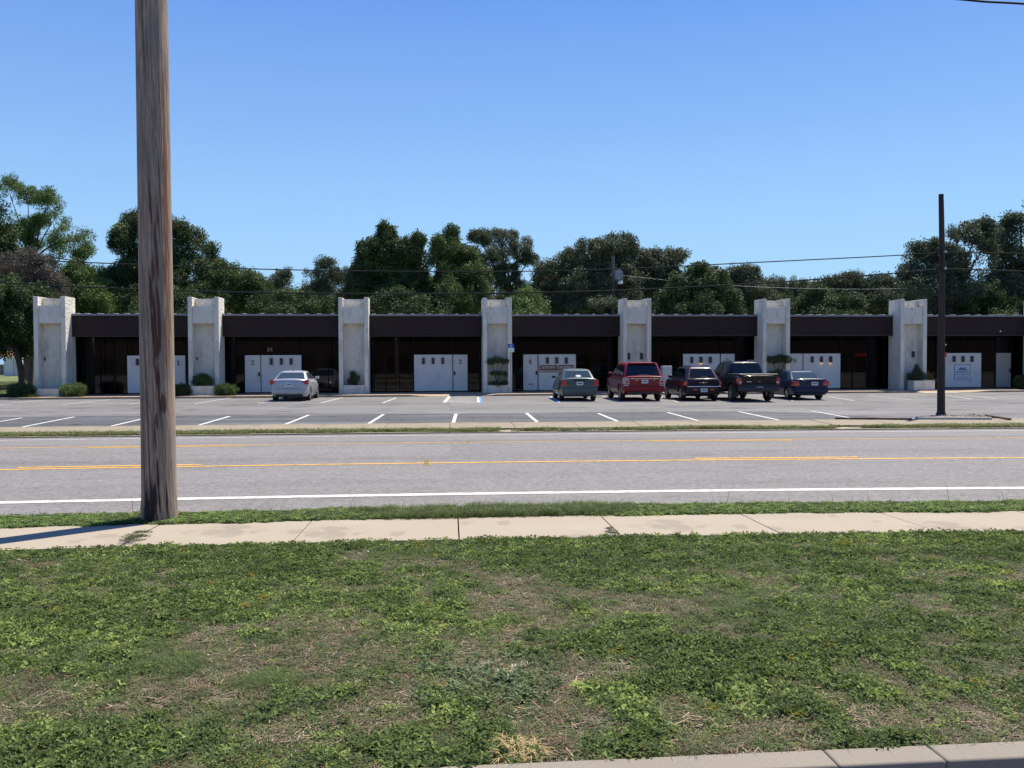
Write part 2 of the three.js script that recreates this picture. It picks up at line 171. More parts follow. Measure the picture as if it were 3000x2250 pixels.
// far kerb lip and sidewalk
{ const k = thing('road_edge_lip', 'thin concrete lip along the far road edge', 'kerb', [0, 0, 0], 0, null, 'structure'), r = rng(8); for (let i = -24; i < 8; i++) part('lip_length', ribbon(22.72, 22.9, i * 3 + 0.01, i * 3 + 2.99, 0.02 + 0.012 * r(), 0.12, 3), mat.concOld, k); }
{ const k = thing('far_sidewalk', 'tan concrete sidewalk along the front of the parking lot', 'sidewalk', [0, 0, 0], 0, null, 'structure'), r = rng(9); for (let i = -30; i < 22; i++) { const g = ribbon(23.79, 25.6, i * 1.8 + 0.008, i * 1.8 + 1.792, 0.03 + 0.01 * r(), 0.2, 3); const uv = g.attributes.uv, ou = r() * 3; for (let q = 0; q < uv.count; q++) uv.setX(q, uv.getX(q) + ou); part('slab', g, mat.concOld, k); } }
one('driveway_apron', ribbon(22.76, 23.78, 22.45, 40, 0.02, 0.12, 8), mat.concOld, 'worn concrete driveway apron past the end of the verge', 'driveway', null, 'structure');
// dark sealed strip of the front parking row, with rounded end at the pole
{ const pts = []; const s31 = onY(1500, 1211, -0.1).z; const N = 60; for (let i = 0; i <= N; i++) { const x = mix(-60, 13.6, i / N); const e = x > 10 ? Math.sqrt(cl(1 - ((x - 10) / 3.7) ** 2)) : 1; pts.push([x, mix(-25.63, s31 + 0.04 * Math.sin(x * 0.7) , e)]); }
  const pos = [], uv = [], idx = []; pts.forEach(([x, z], i) => { pos.push(x, -0.094, zOf(x, 25.63), x, -0.094, z); uv.push(x, 25.6, x, -z); if (i) idx.push(i * 2 - 2, i * 2, i * 2 + 1, i * 2 - 2, i * 2 + 1, i * 2 - 1); });
  const g = new THREE.BufferGeometry(); g.setAttribute('position', new THREE.Float32BufferAttribute(pos, 3)); g.setAttribute('uv', new THREE.Float32BufferAttribute(uv, 2)); g.setIndex(idx); g.computeVertexNormals();
  one('sealed_asphalt_strip', g, mat.seal, 'dark sealed asphalt strip of the front parking row', 'asphalt', null, 'structure');
  const line = pts.filter((p) => p[0] > -40), gs = []; for (let i = 1; i < line.length; i++) gs.push(quadStrip(V(line[i - 1][0], 0, line[i - 1][1]), V(line[i][0], 0, line[i][1]), 0.09, -0.0895)); one('asphalt_seam', mergeGeometries(gs), mat.tar, 'dark tar seam at the back of the sealed strip', 'asphalt seam', null, 'structure'); }
// road paint
function roadLine(s, w, x0, x1, dy, name, m, label, group) { const g = ribbon(s - w / 2, s + w / 2, x0, x1, dy, 0.003, Math.max(6, Math.round((x1 - x0) / 1.5))); return one(name, g, m, label, 'road marking', group, 'structure'); }
const sWN = 11.46, sYN = 14.93, sYF = 18.62, sWF = 21.95;
roadLine(sWN, 0.17, -60, 60, 0.005, 'edge_line', mat.white, 'white edge line nearest the lawn'); roadLine(sWF, 0.13, -60, 60, 0.005, 'edge_line', mat.white, 'white edge line beside the far verge');
roadLine(sYN - 0.03, 0.11, -60, 60, 0.005, 'centre_line', mat.yellow, 'solid yellow line on the near side of the turning lane'); roadLine(sYF + 0.05, 0.12, -60, 60, 0.005, 'centre_line', mat.yellow, 'solid yellow line on the far side of the turning lane');
{ const a = onS(50, 1368, sYN).x, b = onS(583, 1362, sYN).x, L = b - a, P = onS(2043, 1345, sYN).x - a; for (let k = -3; k < 5; k++) roadLine(sYN + 0.21, 0.11, a + k * P, a + k * P + L, 0.005, 'dashed_line', mat.yellow, k === 0 ? 'broken yellow dash on near side of turning lane, behind the big pole' : k === 1 ? 'broken yellow dash on near side of turning lane, right of the middle' : 'broken yellow dash along the near side of the turning lane', 'yellow dashes of the turning lane');
  const c = onS(280, 1310, sYF).x, d = onS(719, 1305, sYF).x, P2 = onS(1904, 1294, sYF).x - c; for (let k = -3; k < 5; k++) roadLine(sYF - 0.17, 0.11, c + k * P2, c + k * P2 + d - c, 0.005, 'dashed_line', mat.yellow, k === 0 ? 'broken yellow dash on far side of turning lane, behind the big pole' : k === 1 ? 'broken yellow dash on far side of turning lane, in front of the parked cars' : 'broken yellow dash along the far side of the turning lane', 'yellow dashes of the turning lane'); }
// stall lines
const lineLabels = (i, n, row) => `white stall line in the ${row} parking row, number ${i + 1} of ${n} from the left`;
{ const L = [[-140, 1258, 65, 1224], [44, 1255, 217, 1221.4], [303, 1253.6, 447, 1220.5], [564, 1251, 673, 1219.5], [823.7, 1248, 905, 1216], [1074.6, 1244.7, 1123.7, 1214], [1327, 1243, 1336, 1212.5], [1578, 1240, 1542.4, 1210], [1818.6, 1238, 1752.5, 1211], [2059, 1236, 1956, 1208.5], [2296.6, 1234, 2164.4, 1205.8], [2520, 1229, 2371, 1203.4]];
  L.forEach(([a, b, c, d], i) => one('stall_line', quadStrip(onY(a, b, -0.089), onY(c, d, -0.089), 0.11, -0.087), mat.white, lineLabels(i, L.length, 'front'), 'stall line', 'front parking row lines', 'structure')); }
{ const L = [[-30, 1188, 125, 1173], [183, 1185.8, 334, 1169.5], [378, 1184, 500, 1170], [569.5, 1183, 674.6, 1166], [756, 1182, 858, 1166], [939, 1180.7, 1005, 1164.4], [1121, 1180.7, 1161, 1165.4], [1302, 1179, 1319, 1159], [1404, 1179, 1401, 1163], [1640, 1178.6, 1612, 1162], [1813.6, 1177, 1766, 1161], [1986.4, 1177, 1934, 1162.7], [2151, 1175.5, 2097, 1162], [2327, 1175, 2261, 1162], [2502.5, 1174, 2426, 1162], [2670, 1171, 2540, 1158.5], [2848, 1169, 2770, 1158], [2920, 1168, 2824, 1157]];
  L.forEach(([a, b, c, d], i) => one('stall_line', quadStrip(onY(a, b, -0.095), onY(c, d, -0.095), i === 7 || i === 8 ? 0.15 : 0.085, -0.094), mat.white, lineLabels(i, L.length, 'back'), 'stall line', 'back parking row lines', 'structure'));
  one('blue_line', quadStrip(onY(1410, 1180, -0.095), onY(1406.5, 1163, -0.095), 0.12, -0.0935), mat.blue, 'blue line on the right of the hatched access aisle', 'stall line', null, 'structure'); one('blue_line', quadStrip(onY(1634, 1178.6, -0.095), onY(1607, 1162, -0.095), 0.1, -0.0935), mat.blue, 'blue line beside the grey green sedan', 'stall line', null, 'structure');
  for (let k = 0; k < 6; k++) { const t = k / 5, a = onY(mix(1318, 1306, t), mix(1164, 1177.5, t), -0.095), b = onY(mix(1398, 1400, t), mix(1162.5, 1179, t) , -0.095); one('hatch_line', quadStrip(a, b, 0.2, -0.0943), mat.white, 'thin white hatch line across the access aisle by door three', 'hatch line', 'access aisle hatching', 'structure'); } }
// raised road reflectors
for (const [px, py, l] of [[1251, 1353, 'yellow road reflector on the far edge of the near yellow line'], [1250, 1361.5, 'yellow road reflector on the near edge of the near yellow line'], [1371, 1298, 'pale road reflector on the far yellow line']]) { const p = onY(px, py, 0.01), s = -p.z, g = thing('road_reflector', l, 'reflector', [p.x, gy(s) + 0.006, p.z]); const sh = new THREE.CylinderGeometry(0.045, 0.075, 0.024, 4, 1).rotateY(Math.PI / 4).scale(1, 1, 1.0).translate(0, 0.012, 0); part('housing', toCreasedNormals(sh, 0.3), M([0.6, 0.42, 0.1], 0.5), g); part('lens', box(-0.04, 0.04, 0.006, 0.02, 0.05, 0.056).rotateX(-0.2), M([0.7, 0.5, 0.15], 0.2), g); }

// ---------- the office building ----------
const BY = 0, fasciaAt = atD(1500, 1058, 48.9), BROT = R(1.55);
const bldg = thing('office_building', 'long low office building with brown fascia and white stucco towers', 'building', [fasciaAt.x, 0, fasciaAt.z], BROT);
bldg.updateMatrixWorld(); const binv = bldg.matrixWorld.clone().invert(), camB = camera.position.clone().applyMatrix4(binv);
function onB(px, py, bz) { const r = ray(px, py).transformDirection(binv).normalize(), t = (bz - camB.z) / r.z; return V(camB.x + r.x * t, camB.y + r.y * t, bz); }
const bX = (px, bz, py = 1090) => onB(px, py, bz).x, bYv = (py, bz, px = 1500) => onB(px, py, bz).y;
const FZ = 0, GZ = -1.15, TZ = 0.84, KZ = 2.62, yTop = bYv(921, 0), yFb = bYv(983.5, 0), yPan = bYv(1038.5, GZ), yPanB = 0.07, gTop = yFb + 0.05;
const towerPx = [[99, 195], [553.5, 641], [993, 1080], [1416, 1500], [1825, 1909], [2234, 2315], [2637, 2716], [3040, 3118]], towers = towerPx.map(([a, b]) => (bX(a, TZ) + bX(b, TZ)) / 2), TW = 1.6;
towers.push(towers[7] + (towers[7] - towers[6]));
const bL = towers[0] - 0.75, bR = towers[8] + 0.75;
const unit = (i) => [towers[i] + TW / 2, towers[i + 1] - TW / 2];
// structure behind: roof, soffit, floor, side, back and dividing walls
part('roof_deck', box(bL + 0.1, bR - 0.1, yTop - 0.3, yTop - 0.02, -14, -0.2), mat.galv, bldg);
part('soffit', box(bL + 0.1, bR - 0.1, yFb + 0.06, yFb + 0.12, GZ - 0.03, -0.16), mat.brown, bldg);
part('ceiling', box(bL + 0.1, bR - 0.1, yFb + 0.3, yFb + 0.4, -13.8, GZ - 0.2), mat.interior, bldg);
part('interior_floor', box(bL, bR, -0.1, 0.012, -14, GZ - 0.1), mat.floorIn, bldg);
part('rear_wall', box(bL, bR, 0, yTop - 0.31, -14.2, -14), mat.stucco, bldg); part('end_wall', box(bL, bL + 0.2, 0, yTop - 0.31, -13.99, GZ + 0.1), mat.stucco, bldg); part('end_wall', box(bR - 0.2, bR, 0, yTop - 0.31, -13.99, GZ + 0.1), mat.stucco, bldg);
for (let i = 1; i < 8; i++) part('dividing_wall', box(towers[i] - 0.1, towers[i] + 0.1, 0.013, yFb + 0.29, -13.98, GZ - 0.12), mat.interior, bldg);
for (let i = 0; i < 8; i++) part('inner_wall', box(towers[i] + 0.12, towers[i + 1] - 0.12, 0.014, yFb + 0.28, -5.3 - (i * 7 % 3) * 0.6, -5.2 - (i * 7 % 3) * 0.6), mat.interior, bldg);
// fascia: ribbed brown panels, capping and ribs of the roof showing along the edge
function ribbed(x0, x1, y0, y1, z) { const g = [box(x0, x1, y0, y1, z - 0.1, z - 0.012)], n = Math.round((x1 - x0) / 0.2), w = (x1 - x0) / n; for (let k = 0; k < n; k++) g.push(box(x0 + k * w + 0.012, x0 + (k + 1) * w - 0.012, y0 + 0.002, y1 - 0.002, z - 0.014, z - 0.004)); return g; }
for (let i = 0; i < 8; i++) { const [a, b] = unit(i); part('fascia_panel', ribbed(a - 0.1, b + 0.1, yFb, yTop - 0.1, FZ), mat.brown, bldg); part('fascia_trim', box(a - 0.1, b + 0.1, yFb - 0.03, yFb - 0.001, -0.12, 0.03), mat.bronze, bldg);
  part('roof_edge', box(a - 0.08, b + 0.08, yTop - 0.1, yTop, -0.25, 0.05), mat.galv, bldg); const gs = [], r = rng(40 + i), off = r() * 0.4; for (let x = a + off; x < b; x += 0.5 + 0.5 * r()) gs.push(rbox(0.12 + 0.12 * r(), 0.035, 1.2, 0.012, x, yTop + 0.008, -0.55)); part('roof_ribs', mergeGeometries(gs.map(ni)), M([0.5, 0.5, 0.5], 0.6), bldg, null, 'stuff'); }
// towers
function tower(i, cx) { const t = new THREE.Group(); t.name = 'tower'; t.position.set(cx, 0, 0); bldg.add(t); const h = TW / 2, f = 0.23, top = bYv(873, TZ), hb = bYv(948, TZ - 0.06), ht = bYv(898, TZ - 0.06), r = rng(60 + i), z0 = -0.5;
  const fin = (sx, dh) => { const g = rbox(f, top + dh - 0.0, TZ - z0, 0.018, sx * (h - f / 2), (top + dh) / 2, (TZ + z0) / 2); const uv = g.attributes.uv; for (let q = 0; q < uv.count; q++) uv.setX(q, uv.getX(q) + i * 1.7 + sx * 0.6); return g; };
  part('fin', fin(-1, 0), mat.stucco, t); part('fin', fin(1, 0.012), mat.stucco, t);
  const sh = (g) => { const uv = g.attributes.uv; for (let q = 0; q < uv.count; q++) uv.setX(q, uv.getX(q) + i * 0.77); return g; };
  part('back_panel', sh(box(-h + f + 0.001, h - f - 0.001, 0, top - 0.06, 0.18, 0.3)), mat.stucco, t); part('header_block', sh(rbox(TW - 2 * f - 0.004, ht - hb, 0.46, 0.012, 0, (hb + ht) / 2, TZ - 0.06 - 0.23)), mat.stucco, t);
  return t; }
const towerObj = towers.map((x, i) => tower(i, x));
function planter(t, x0, x1, hgt, z0, z1) { const w = 0.1, p = part('planter', [box(x0, x1, 0.001, hgt, z1 - w, z1), box(x0, x0 + w, 0.001, hgt, z0, z1 - w), box(x1 - w, x1, 0.001, hgt, z0, z1 - w)], mat.stucco, t); part('planter_soil', box(x0 + w, x1 - w, 0.002, hgt - 0.05, z0, z1 - w), mat.soilDark, p); }
planter(towerObj[0], -0.98, 0.62, 0.4, TZ + 0.003, 1.36); planter(towerObj[1], -0.76, 0.72, 0.5, TZ + 0.003, 1.36); planter(towerObj[2], -0.56, 0.56, 0.48, 0.302, 0.9); planter(towerObj[3], -0.56, 0.56, 0.43, 0.302, 0.86); planter(towerObj[4], -0.56, 0.56, 0.43, 0.302, 0.86); planter(towerObj[5], -0.56, 0.56, 0.43, 0.302, 0.86); planter(towerObj[6], -0.36, 0.9, 0.55, TZ + 0.003, 1.5);
// lamps
const lampGeo = [rbox(0.15, 0.36, 0.11, 0.012, 0, 0, 0), box(-0.055, 0.055, -0.16, 0.16, 0.056, 0.06)], lampMerged = mergeGeometries(lampGeo.map(ni));
function lamp(x, y, z, parent, lit, px) { const l = part('wall_lamp', lampMerged, mat.bronze, parent, [x, y, z]); if (lit) { const b = part('bulb', new THREE.SphereGeometry(0.022, 8, 6), M([0.9, 0.6, 0.3], 0.5, { emissive: new THREE.Color(1, 0.5, 0.16), emissiveIntensity: 0.5 }), l, [0, -0.2, 0.0]); const q = new THREE.PointLight(new THREE.Color(1, 0.55, 0.2), 0.01); q.name = 'wall_lamp_light'; q.castShadow = true; q.position.set(0, -0.2, 0); l.add(q); } return l; }
// units: white panel with three lamps, numbered door, glazing
const units = [
  { pan: [374.6, 498], door: [501, 544], n: '1', nx: 522, lamps: [403, 432, 461], mull: [245, 295, 335], blind: 1, hinge: -1 },
  { pan: [766.4, 883.7], door: [718.6, 763.7], n: '2', nx: 741, lamps: [795, 824.4, 853], mull: [690, 925, 962], blind: 1, slot: 1, hinge: 1 },
  { pan: [1213.6, 1325.4], door: [1328, 1369.5], n: '3', nx: 1348, lamps: [1241, 1268.8, 1297.3], mull: [1097, 1130.5, 1170.5, 1408], slot: 1, hinge: -1 },
  { pan: [1577.3, 1686.4], door: [1532.9, 1574.6], n: '4', nx: 1553, lamps: [1604, 1631.5, 1659.3], mull: [1512, 1735, 1782], slot: 2, hinge: 1 },
  { pan: [2000.3, 2107.5], door: [2110.8, 2151], n: '5', nx: 2130.5, lamps: [2027, 2054, 2081.4], lit: [0, 1, 0], mull: [1928, 1962, 2190], hinge: -1 },
  { pan: [2352.5, 2460], door: [2303, 2349.5], n: '6', nx: 2329, lamps: [2379.8, 2407, 2434], lit: [0, 1, 1], mull: [2497, 2545, 2588], hinge: 1 },
  { pan: [2767, 2872], door: [2916.8, 2959], n: '', nx: 0, lamps: [2795.4, 2821.5, 2848], mull: [2742, 2893, 2986], beige: 1, hinge: 1, doorHinge: 1 },
  { pan: [3180, 3285], door: [3288, 3328], n: '', nx: 0, lamps: [3205, 3232, 3259], mull: [3130, 3400], hinge: -1 },
];
units.forEach((u, i) => { const [ua, ub] = [towers[i] + 0.12, towers[i + 1] - 0.12], pa = bX(u.pan[0], GZ), pb = bX(u.pan[1], GZ), da = bX(u.door[0], GZ), db = bX(u.door[1], GZ), lo = Math.min(pa, da), hi = Math.max(pb, db);
  const pnl = part('white_panel', rbox(pb - pa, yPan - yPanB, 0.12, 0.008, (pa + pb) / 2, (yPan + yPanB) / 2, GZ + 0.02), mat.panel, bldg); u.panel = pnl; u.pa = pa; u.pb = pb;
  const dz = GZ + 0.07; const door = part('door', rbox(db - da, yPan - yPanB - 0.004, 0.06, 0.006, (da + db) / 2, (yPan + yPanB) / 2, dz - 0.03), u.beige ? mat.beige : mat.panel, bldg);
  if (u.n) part('number', text(u.n, 0.26, fontSerif, 0.012), mat.black, door, [bX(u.nx, dz), bYv(1059.5, dz), dz + 0.001]);
  const hx = u.hinge > 0 ? db - 0.07 : da + 0.07; part('handle', [rbox(0.09, 0.24, 0.03, 0.01, 0, 0, 0), rbox(0.03, 0.2, 0.05, 0.01, 0, 0, 0.035)], mat.dark, door, [hx, 1.07, dz + 0.012]);
  if (u.slot) part('mail_slot', [box(-0.16, 0.16, -0.04, 0.04, 0, 0.012), box(-0.13, 0.13, -0.012, 0.012, 0.0125, 0.02)], u.slot === 2 ? mat.brass : mat.panel, door, [(da + db) / 2, 0.42, dz + 0.001]);
  u.lamps.forEach((px, k) => { const l = lamp(bX(px, GZ + 0.14), bYv(1056.5, GZ + 0.14), GZ + 0.135, pnl, u.lit && u.lit[k]); });
  part('step_base', box(lo, hi, 0.013, yPanB - 0.002, GZ - 0.08, GZ + 0.06), mat.dark, bldg);
  // mullions and panes
  const xs = [ua, ...u.mull.map((p) => bX(p, GZ)), ub].filter((x) => x < lo - 0.02 || x > hi + 0.02); const edges = [...new Set([...xs, lo - 0.03, hi + 0.03])].sort((p, q) => p - q); const mw = 0.05;
  const gap = u.beige || (pb < da - 0.2); // door apart from the panel
  const mull = (x, y0, y1) => part('mullion', box(x - mw / 2, x + mw / 2, y0, y1, GZ - 0.08, GZ + 0.04), mat.mullion, bldg), pane = (x0, x1, y0, y1) => { if (x1 - x0 > 0.08 && y1 - y0 > 0.08) part('window_pane', box(x0, x1, y0, y1, GZ - 0.016, GZ - 0.008), mat.glass, bldg); };
  for (const x of edges) mull(x, 0.062, gTop - 0.062);
  if (lo - 0.06 > ua) part('sill', box(ua, lo - 0.06, 0.013, 0.06, GZ - 0.08, GZ + 0.05), mat.mullion, bldg); if (hi + 0.06 < ub) part('sill', box(hi + 0.06, ub, 0.013, 0.06, GZ - 0.08, GZ + 0.05), mat.mullion, bldg); part('head_frame', box(ua, ub, gTop - 0.06, gTop + 0.02, GZ - 0.08, GZ + 0.05), mat.mullion, bldg);
  for (let k = 0; k < edges.length - 1; k++) { const a = edges[k] + mw / 2, b = edges[k + 1] - mw / 2; if (a > lo - 0.02 && b < hi + 0.02) { part('transom', box(a, b, yPan + 0.004, yPan + 0.055, GZ - 0.08, GZ + 0.04), mat.mullion, bldg); const m = (pa + pb) / 2, cuts = [a, pa < da ? da - 0.02 : pa - 0.02, m, b].filter((x) => x >= a && x <= b).sort((p, q) => p - q); for (let q = 0; q < cuts.length - 1; q++) { pane(cuts[q] + (q ? 0.02 : 0), cuts[q + 1] - (q < cuts.length - 2 ? 0.02 : 0), yPan + 0.057, gTop - 0.062); if (q) mull(cuts[q], yPan + 0.056, gTop - 0.062); } if (gap) { const g0 = Math.min(pb, db), g1 = Math.max(pa, da); pane(g0 + 0.03, g1 - 0.03, 0.062, yPan); } else part('door_gap', box(Math.min(pb, db), Math.max(pa, da), yPanB, yPan, GZ - 0.03, GZ - 0.01), mat.mullion, bldg); } else pane(a, b, 0.062, gTop - 0.062); }
  if (u.blind) { const gs = [], r = rng(80 + i); for (let x = ua + 0.1; x < ub - 0.1; x += 0.105) { if (r() < 0.06) continue; gs.push(box(-0.05, 0.05, 0.1, gTop - 0.1, -0.002, 0.002).rotateY(0.5 + 0.25 * (r() - 0.5)).translate(x, 0, GZ - 0.22)); } part('vertical_blinds', mergeGeometries(gs.map(ni)), mat.blind, bldg, null, 'stuff'); }
});
// lamps on tower recesses
for (const [i, sx, px] of [[4, -1], [4, 1], [6, 1], [2, 0]]) if (sx) { const y = bYv(1045, 0.35); if (i === 4) lamp(sx * 0.36, y, 0.36, towerObj[i]); else lamp(sx * 0.25, bYv(1042, 0.35), 0.36, towerObj[i]); }
for (const i of [0, 1]) lamp(-0.47, bYv(1047, 0.35), 0.33, towerObj[i]).scale.set(0.4, 0.5, 0.6);
// '24' in the transom glass of unit two
part('window_number', text('24', 0.22, fontSans, 0.004), M([0.28, 0.2, 0.22], 0.6), bldg, [bX(791, GZ), bYv(1022, GZ), GZ + 0.002]);
{ const o = part('vent_light', new THREE.SphereGeometry(0.05, 10, 8), M([0.8, 0.8, 0.8], 0.4), bldg, [bX(2929.5, 0.03), bYv(971, 0.03), 0.045]); }
// raised walk along the building with kerb ramps
{ const w = thing('office_walk', 'raised concrete walk with kerb along the office fronts', 'walkway', [fasciaAt.x, 0, fasciaAt.z], BROT, null, 'structure'); const ramps = [[bX(1330, KZ), 1.1], [bX(2775, KZ), 1.25]], x0 = bL - 3, x1 = bR + 2; const xs = []; for (let x = x0; x < x1; x += 0.3) xs.push(x); xs.push(x1);
  const drop = (x) => { let d = 0; for (const [c, hw] of ramps) d = Math.max(d, sm(hw + 1.6, hw, Math.abs(x - c))); return d; };
  const kt = (x) => mix(0.0, -0.088, drop(x)); const pos = [], idx = [], uv = []; const zs = [GZ + 0.12, 1.35, KZ - 0.18, KZ, KZ + 0.015];
  xs.forEach((x, i) => { zs.forEach((z, j) => { const y = j < 2 ? 0 : j < 4 ? kt(x) : -0.15; pos.push(x, y, z); uv.push(x, z); }); if (i) for (let j = 0; j < 4; j++) { const a = (i - 1) * 5 + j, b = i * 5 + j; idx.push(a, a + 1, b + 1, a, b + 1, b); } });
  const g = new THREE.BufferGeometry(); g.setAttribute('position', new THREE.Float32BufferAttribute(pos, 3)); g.setAttribute('uv', new THREE.Float32BufferAttribute(uv, 2)); g.setIndex(idx); part('walk_slab', toCreasedNormals(g, 0.3), mat.concTan, w);
  part('ramp', box(bX(2690, KZ), bX(2800, KZ), -0.093, -0.082, KZ + 0.02, KZ + 0.7), mat.concRamp, w); }
// signs on the white panels
{ const u = units[3], g = thing('sign', 'brown office sign with cream lettering on white panel beside door four', 'sign'); g.position.copy(bldg.position); g.rotation.y = BROT; const z = GZ + 0.082, x0 = bX(1579.7, z), x1 = bX(1683, z), y0 = bYv(1092, z), y1 = bYv(1070, z), ym = bYv(1084, z);
  part('board', box(x0, x1, ym, y1, z, z + 0.02), M([0.13, 0.04, 0.025], 0.6), g); part('strip', box(x0, x1, y0, ym - 0.002, z, z + 0.018), M([0.5, 0.36, 0.24], 0.6), g); part('lettering', text('Custom Earpiece', (x1 - x0) * 0.093, fontSans, 0.006), M([0.72, 0.62, 0.52], 0.6), g, [(x0 + x1) / 2, (ym + y1) / 2, z + 0.021]);
  part('rule', box(x0 + 0.25, x1 - 0.1, (y0 + ym) / 2 - 0.01, (y0 + ym) / 2 + 0.01, z + 0.018, z + 0.021), M([0.14, 0.06, 0.04], 0.6), g); }
for (const [y0p, y1p, l, big] of [[1067.8, 1090.8, 'upper framed sign with mountain picture on the rightmost white panel', 1], [1096.6, 1112.5, 'lower framed sign of small print on the rightmost white panel', 0]]) { const g = thing('sign', l, 'sign'); g.position.copy(bldg.position); g.rotation.y = BROT; const z = GZ + 0.082, x0 = bX(2796.8, z), x1 = bX(2842, z), y0 = bYv(y1p, z, 2820), y1 = bYv(y0p, z, 2820), mb = M([0.13, 0.2, 0.3], 0.6);
  part('board', box(x0, x1, y0, y1, z, z + 0.015), M([0.62, 0.66, 0.68], 0.6), g); part('frame', [box(x0 - 0.015, x1 + 0.015, y0 - 0.015, y0 + 0.01, z, z + 0.025), box(x0 - 0.015, x1 + 0.015, y1 - 0.01, y1 + 0.015, z, z + 0.025), box(x0 - 0.015, x0 + 0.01, y0 + 0.01, y1 - 0.01, z, z + 0.025), box(x1 - 0.01, x1 + 0.015, y0 + 0.01, y1 - 0.01, z, z + 0.025)], mb, g);
  const cx = (x0 + x1) / 2, w = x1 - x0; if (big) { const s = new THREE.Shape(); const Y = y0 + 0.13; s.moveTo(cx - w * 0.32, Y); s.lineTo(cx - w * 0.12, Y + 0.2); s.lineTo(cx - 0.02, Y + 0.13); s.lineTo(cx + w * 0.1, Y + 0.17); s.lineTo(cx + w * 0.34, Y); part('mountain_emblem', new THREE.ExtrudeGeometry(s, { depth: 0.004, bevelEnabled: false }).translate(0, 0, z + 0.016), mb, g); part('print_line', box(cx - w * 0.34, cx + w * 0.34, y0 + 0.05, y0 + 0.08, z + 0.016, z + 0.019), mb, g); }
  else { for (const t of [0.3, 0.5, 0.72]) part('print_line', box(cx - w * (t > 0.6 ? 0.12 : 0.36), cx + w * (t > 0.6 ? 0.12 : 0.36), mix(y0, y1, t) - 0.015, mix(y0, y1, t) + 0.015, z + 0.016, z + 0.019), M([0.28, 0.35, 0.42], 0.6), g); } }
{ const z = GZ - 0.12, g = thing('neon_sign', 'red lit open sign hanging behind the dark glass right of panel six', 'neon sign'); g.position.copy(bldg.position); g.rotation.y = BROT; part('neon_letters', text('OPEN', 0.2, fontSans, 0.02), M([0.3, 0.02, 0.02], 0.5, { emissive: new THREE.Color(1, 0.05, 0.05), emissiveIntensity: 0.13 }), g, [bX(2521, z), bYv(1040, z, 2520), z]); const q = new THREE.PointLight(new THREE.Color(1, 0.1, 0.08), 0.01); q.name = 'neon_sign_light'; q.castShadow = true; q.position.set(bX(2521, z), bYv(1040, z, 2520), z + 0.04); g.add(q); part('backing', box(bX(2504, z), bX(2538, z), bYv(1048, z, 2520), bYv(1031, z, 2520), z - 0.03, z - 0.01), mat.black, g); part('hanger', box(bX(2520, z), bX(2520.3, z), bYv(1031, z, 2520), gTop, z - 0.024, z - 0.016), mat.black, g); }
// parking sign
{ const z = 1.45, g = thing('parking_sign', 'blue wheelchair parking sign on a post before the fourth tower', 'sign'); g.position.copy(bldg.position); g.rotation.y = BROT; const cx = bX(1497.5, z), y1 = bYv(1007, z), ym = bYv(1018.5, z), y0 = bYv(1031.5, z), w = 0.15;
  part('post', rbox(0.05, y1 - 0.1, 0.05, 0.008, cx - 0.02, (y1 - 0.1) / 2, z - 0.03), M([0.35, 0.36, 0.35], 0.5, { metalness: 0.5 }), g); const s = part('blue_plate', rbox(0.32, y1 - ym, 0.012, 0.004, cx, (y1 + ym) / 2, z + 0.004), M([0.02, 0.1, 0.36], 0.5), g); s.geometry = s.geometry; part('white_plate', rbox(0.3, ym - y0 - 0.01, 0.012, 0.004, cx + 0.02, (y0 + ym) / 2 - 0.005, z + 0.004), M([0.7, 0.7, 0.68], 0.5), g);
  const yc = (y1 + ym) / 2, k = (y1 - ym) * 0.42, zz = z + 0.014, W = M([0.85, 0.85, 0.85], 0.5); part('wheelchair_symbol', [new THREE.TorusGeometry(k * 0.45, k * 0.09, 6, 14, Math.PI * 1.5).rotateZ(Math.PI * 0.72).translate(cx - k * 0.05, yc - k * 0.35, zz), new THREE.SphereGeometry(k * 0.17, 8, 6).translate(cx - k * 0.18, yc + k * 0.82, zz), tube([[cx - k * 0.16, yc + k * 0.6, zz], [cx - k * 0.1, yc, zz], [cx + k * 0.4, yc - k * 0.02, zz], [cx + k * 0.62, yc - k * 0.65, zz]], k * 0.1, k * 0.1, 5, 14), tube([[cx - k * 0.12, yc + k * 0.3, zz], [cx + k * 0.35, yc + k * 0.28, zz]], k * 0.08, k * 0.08, 5, 3)], W, g); }
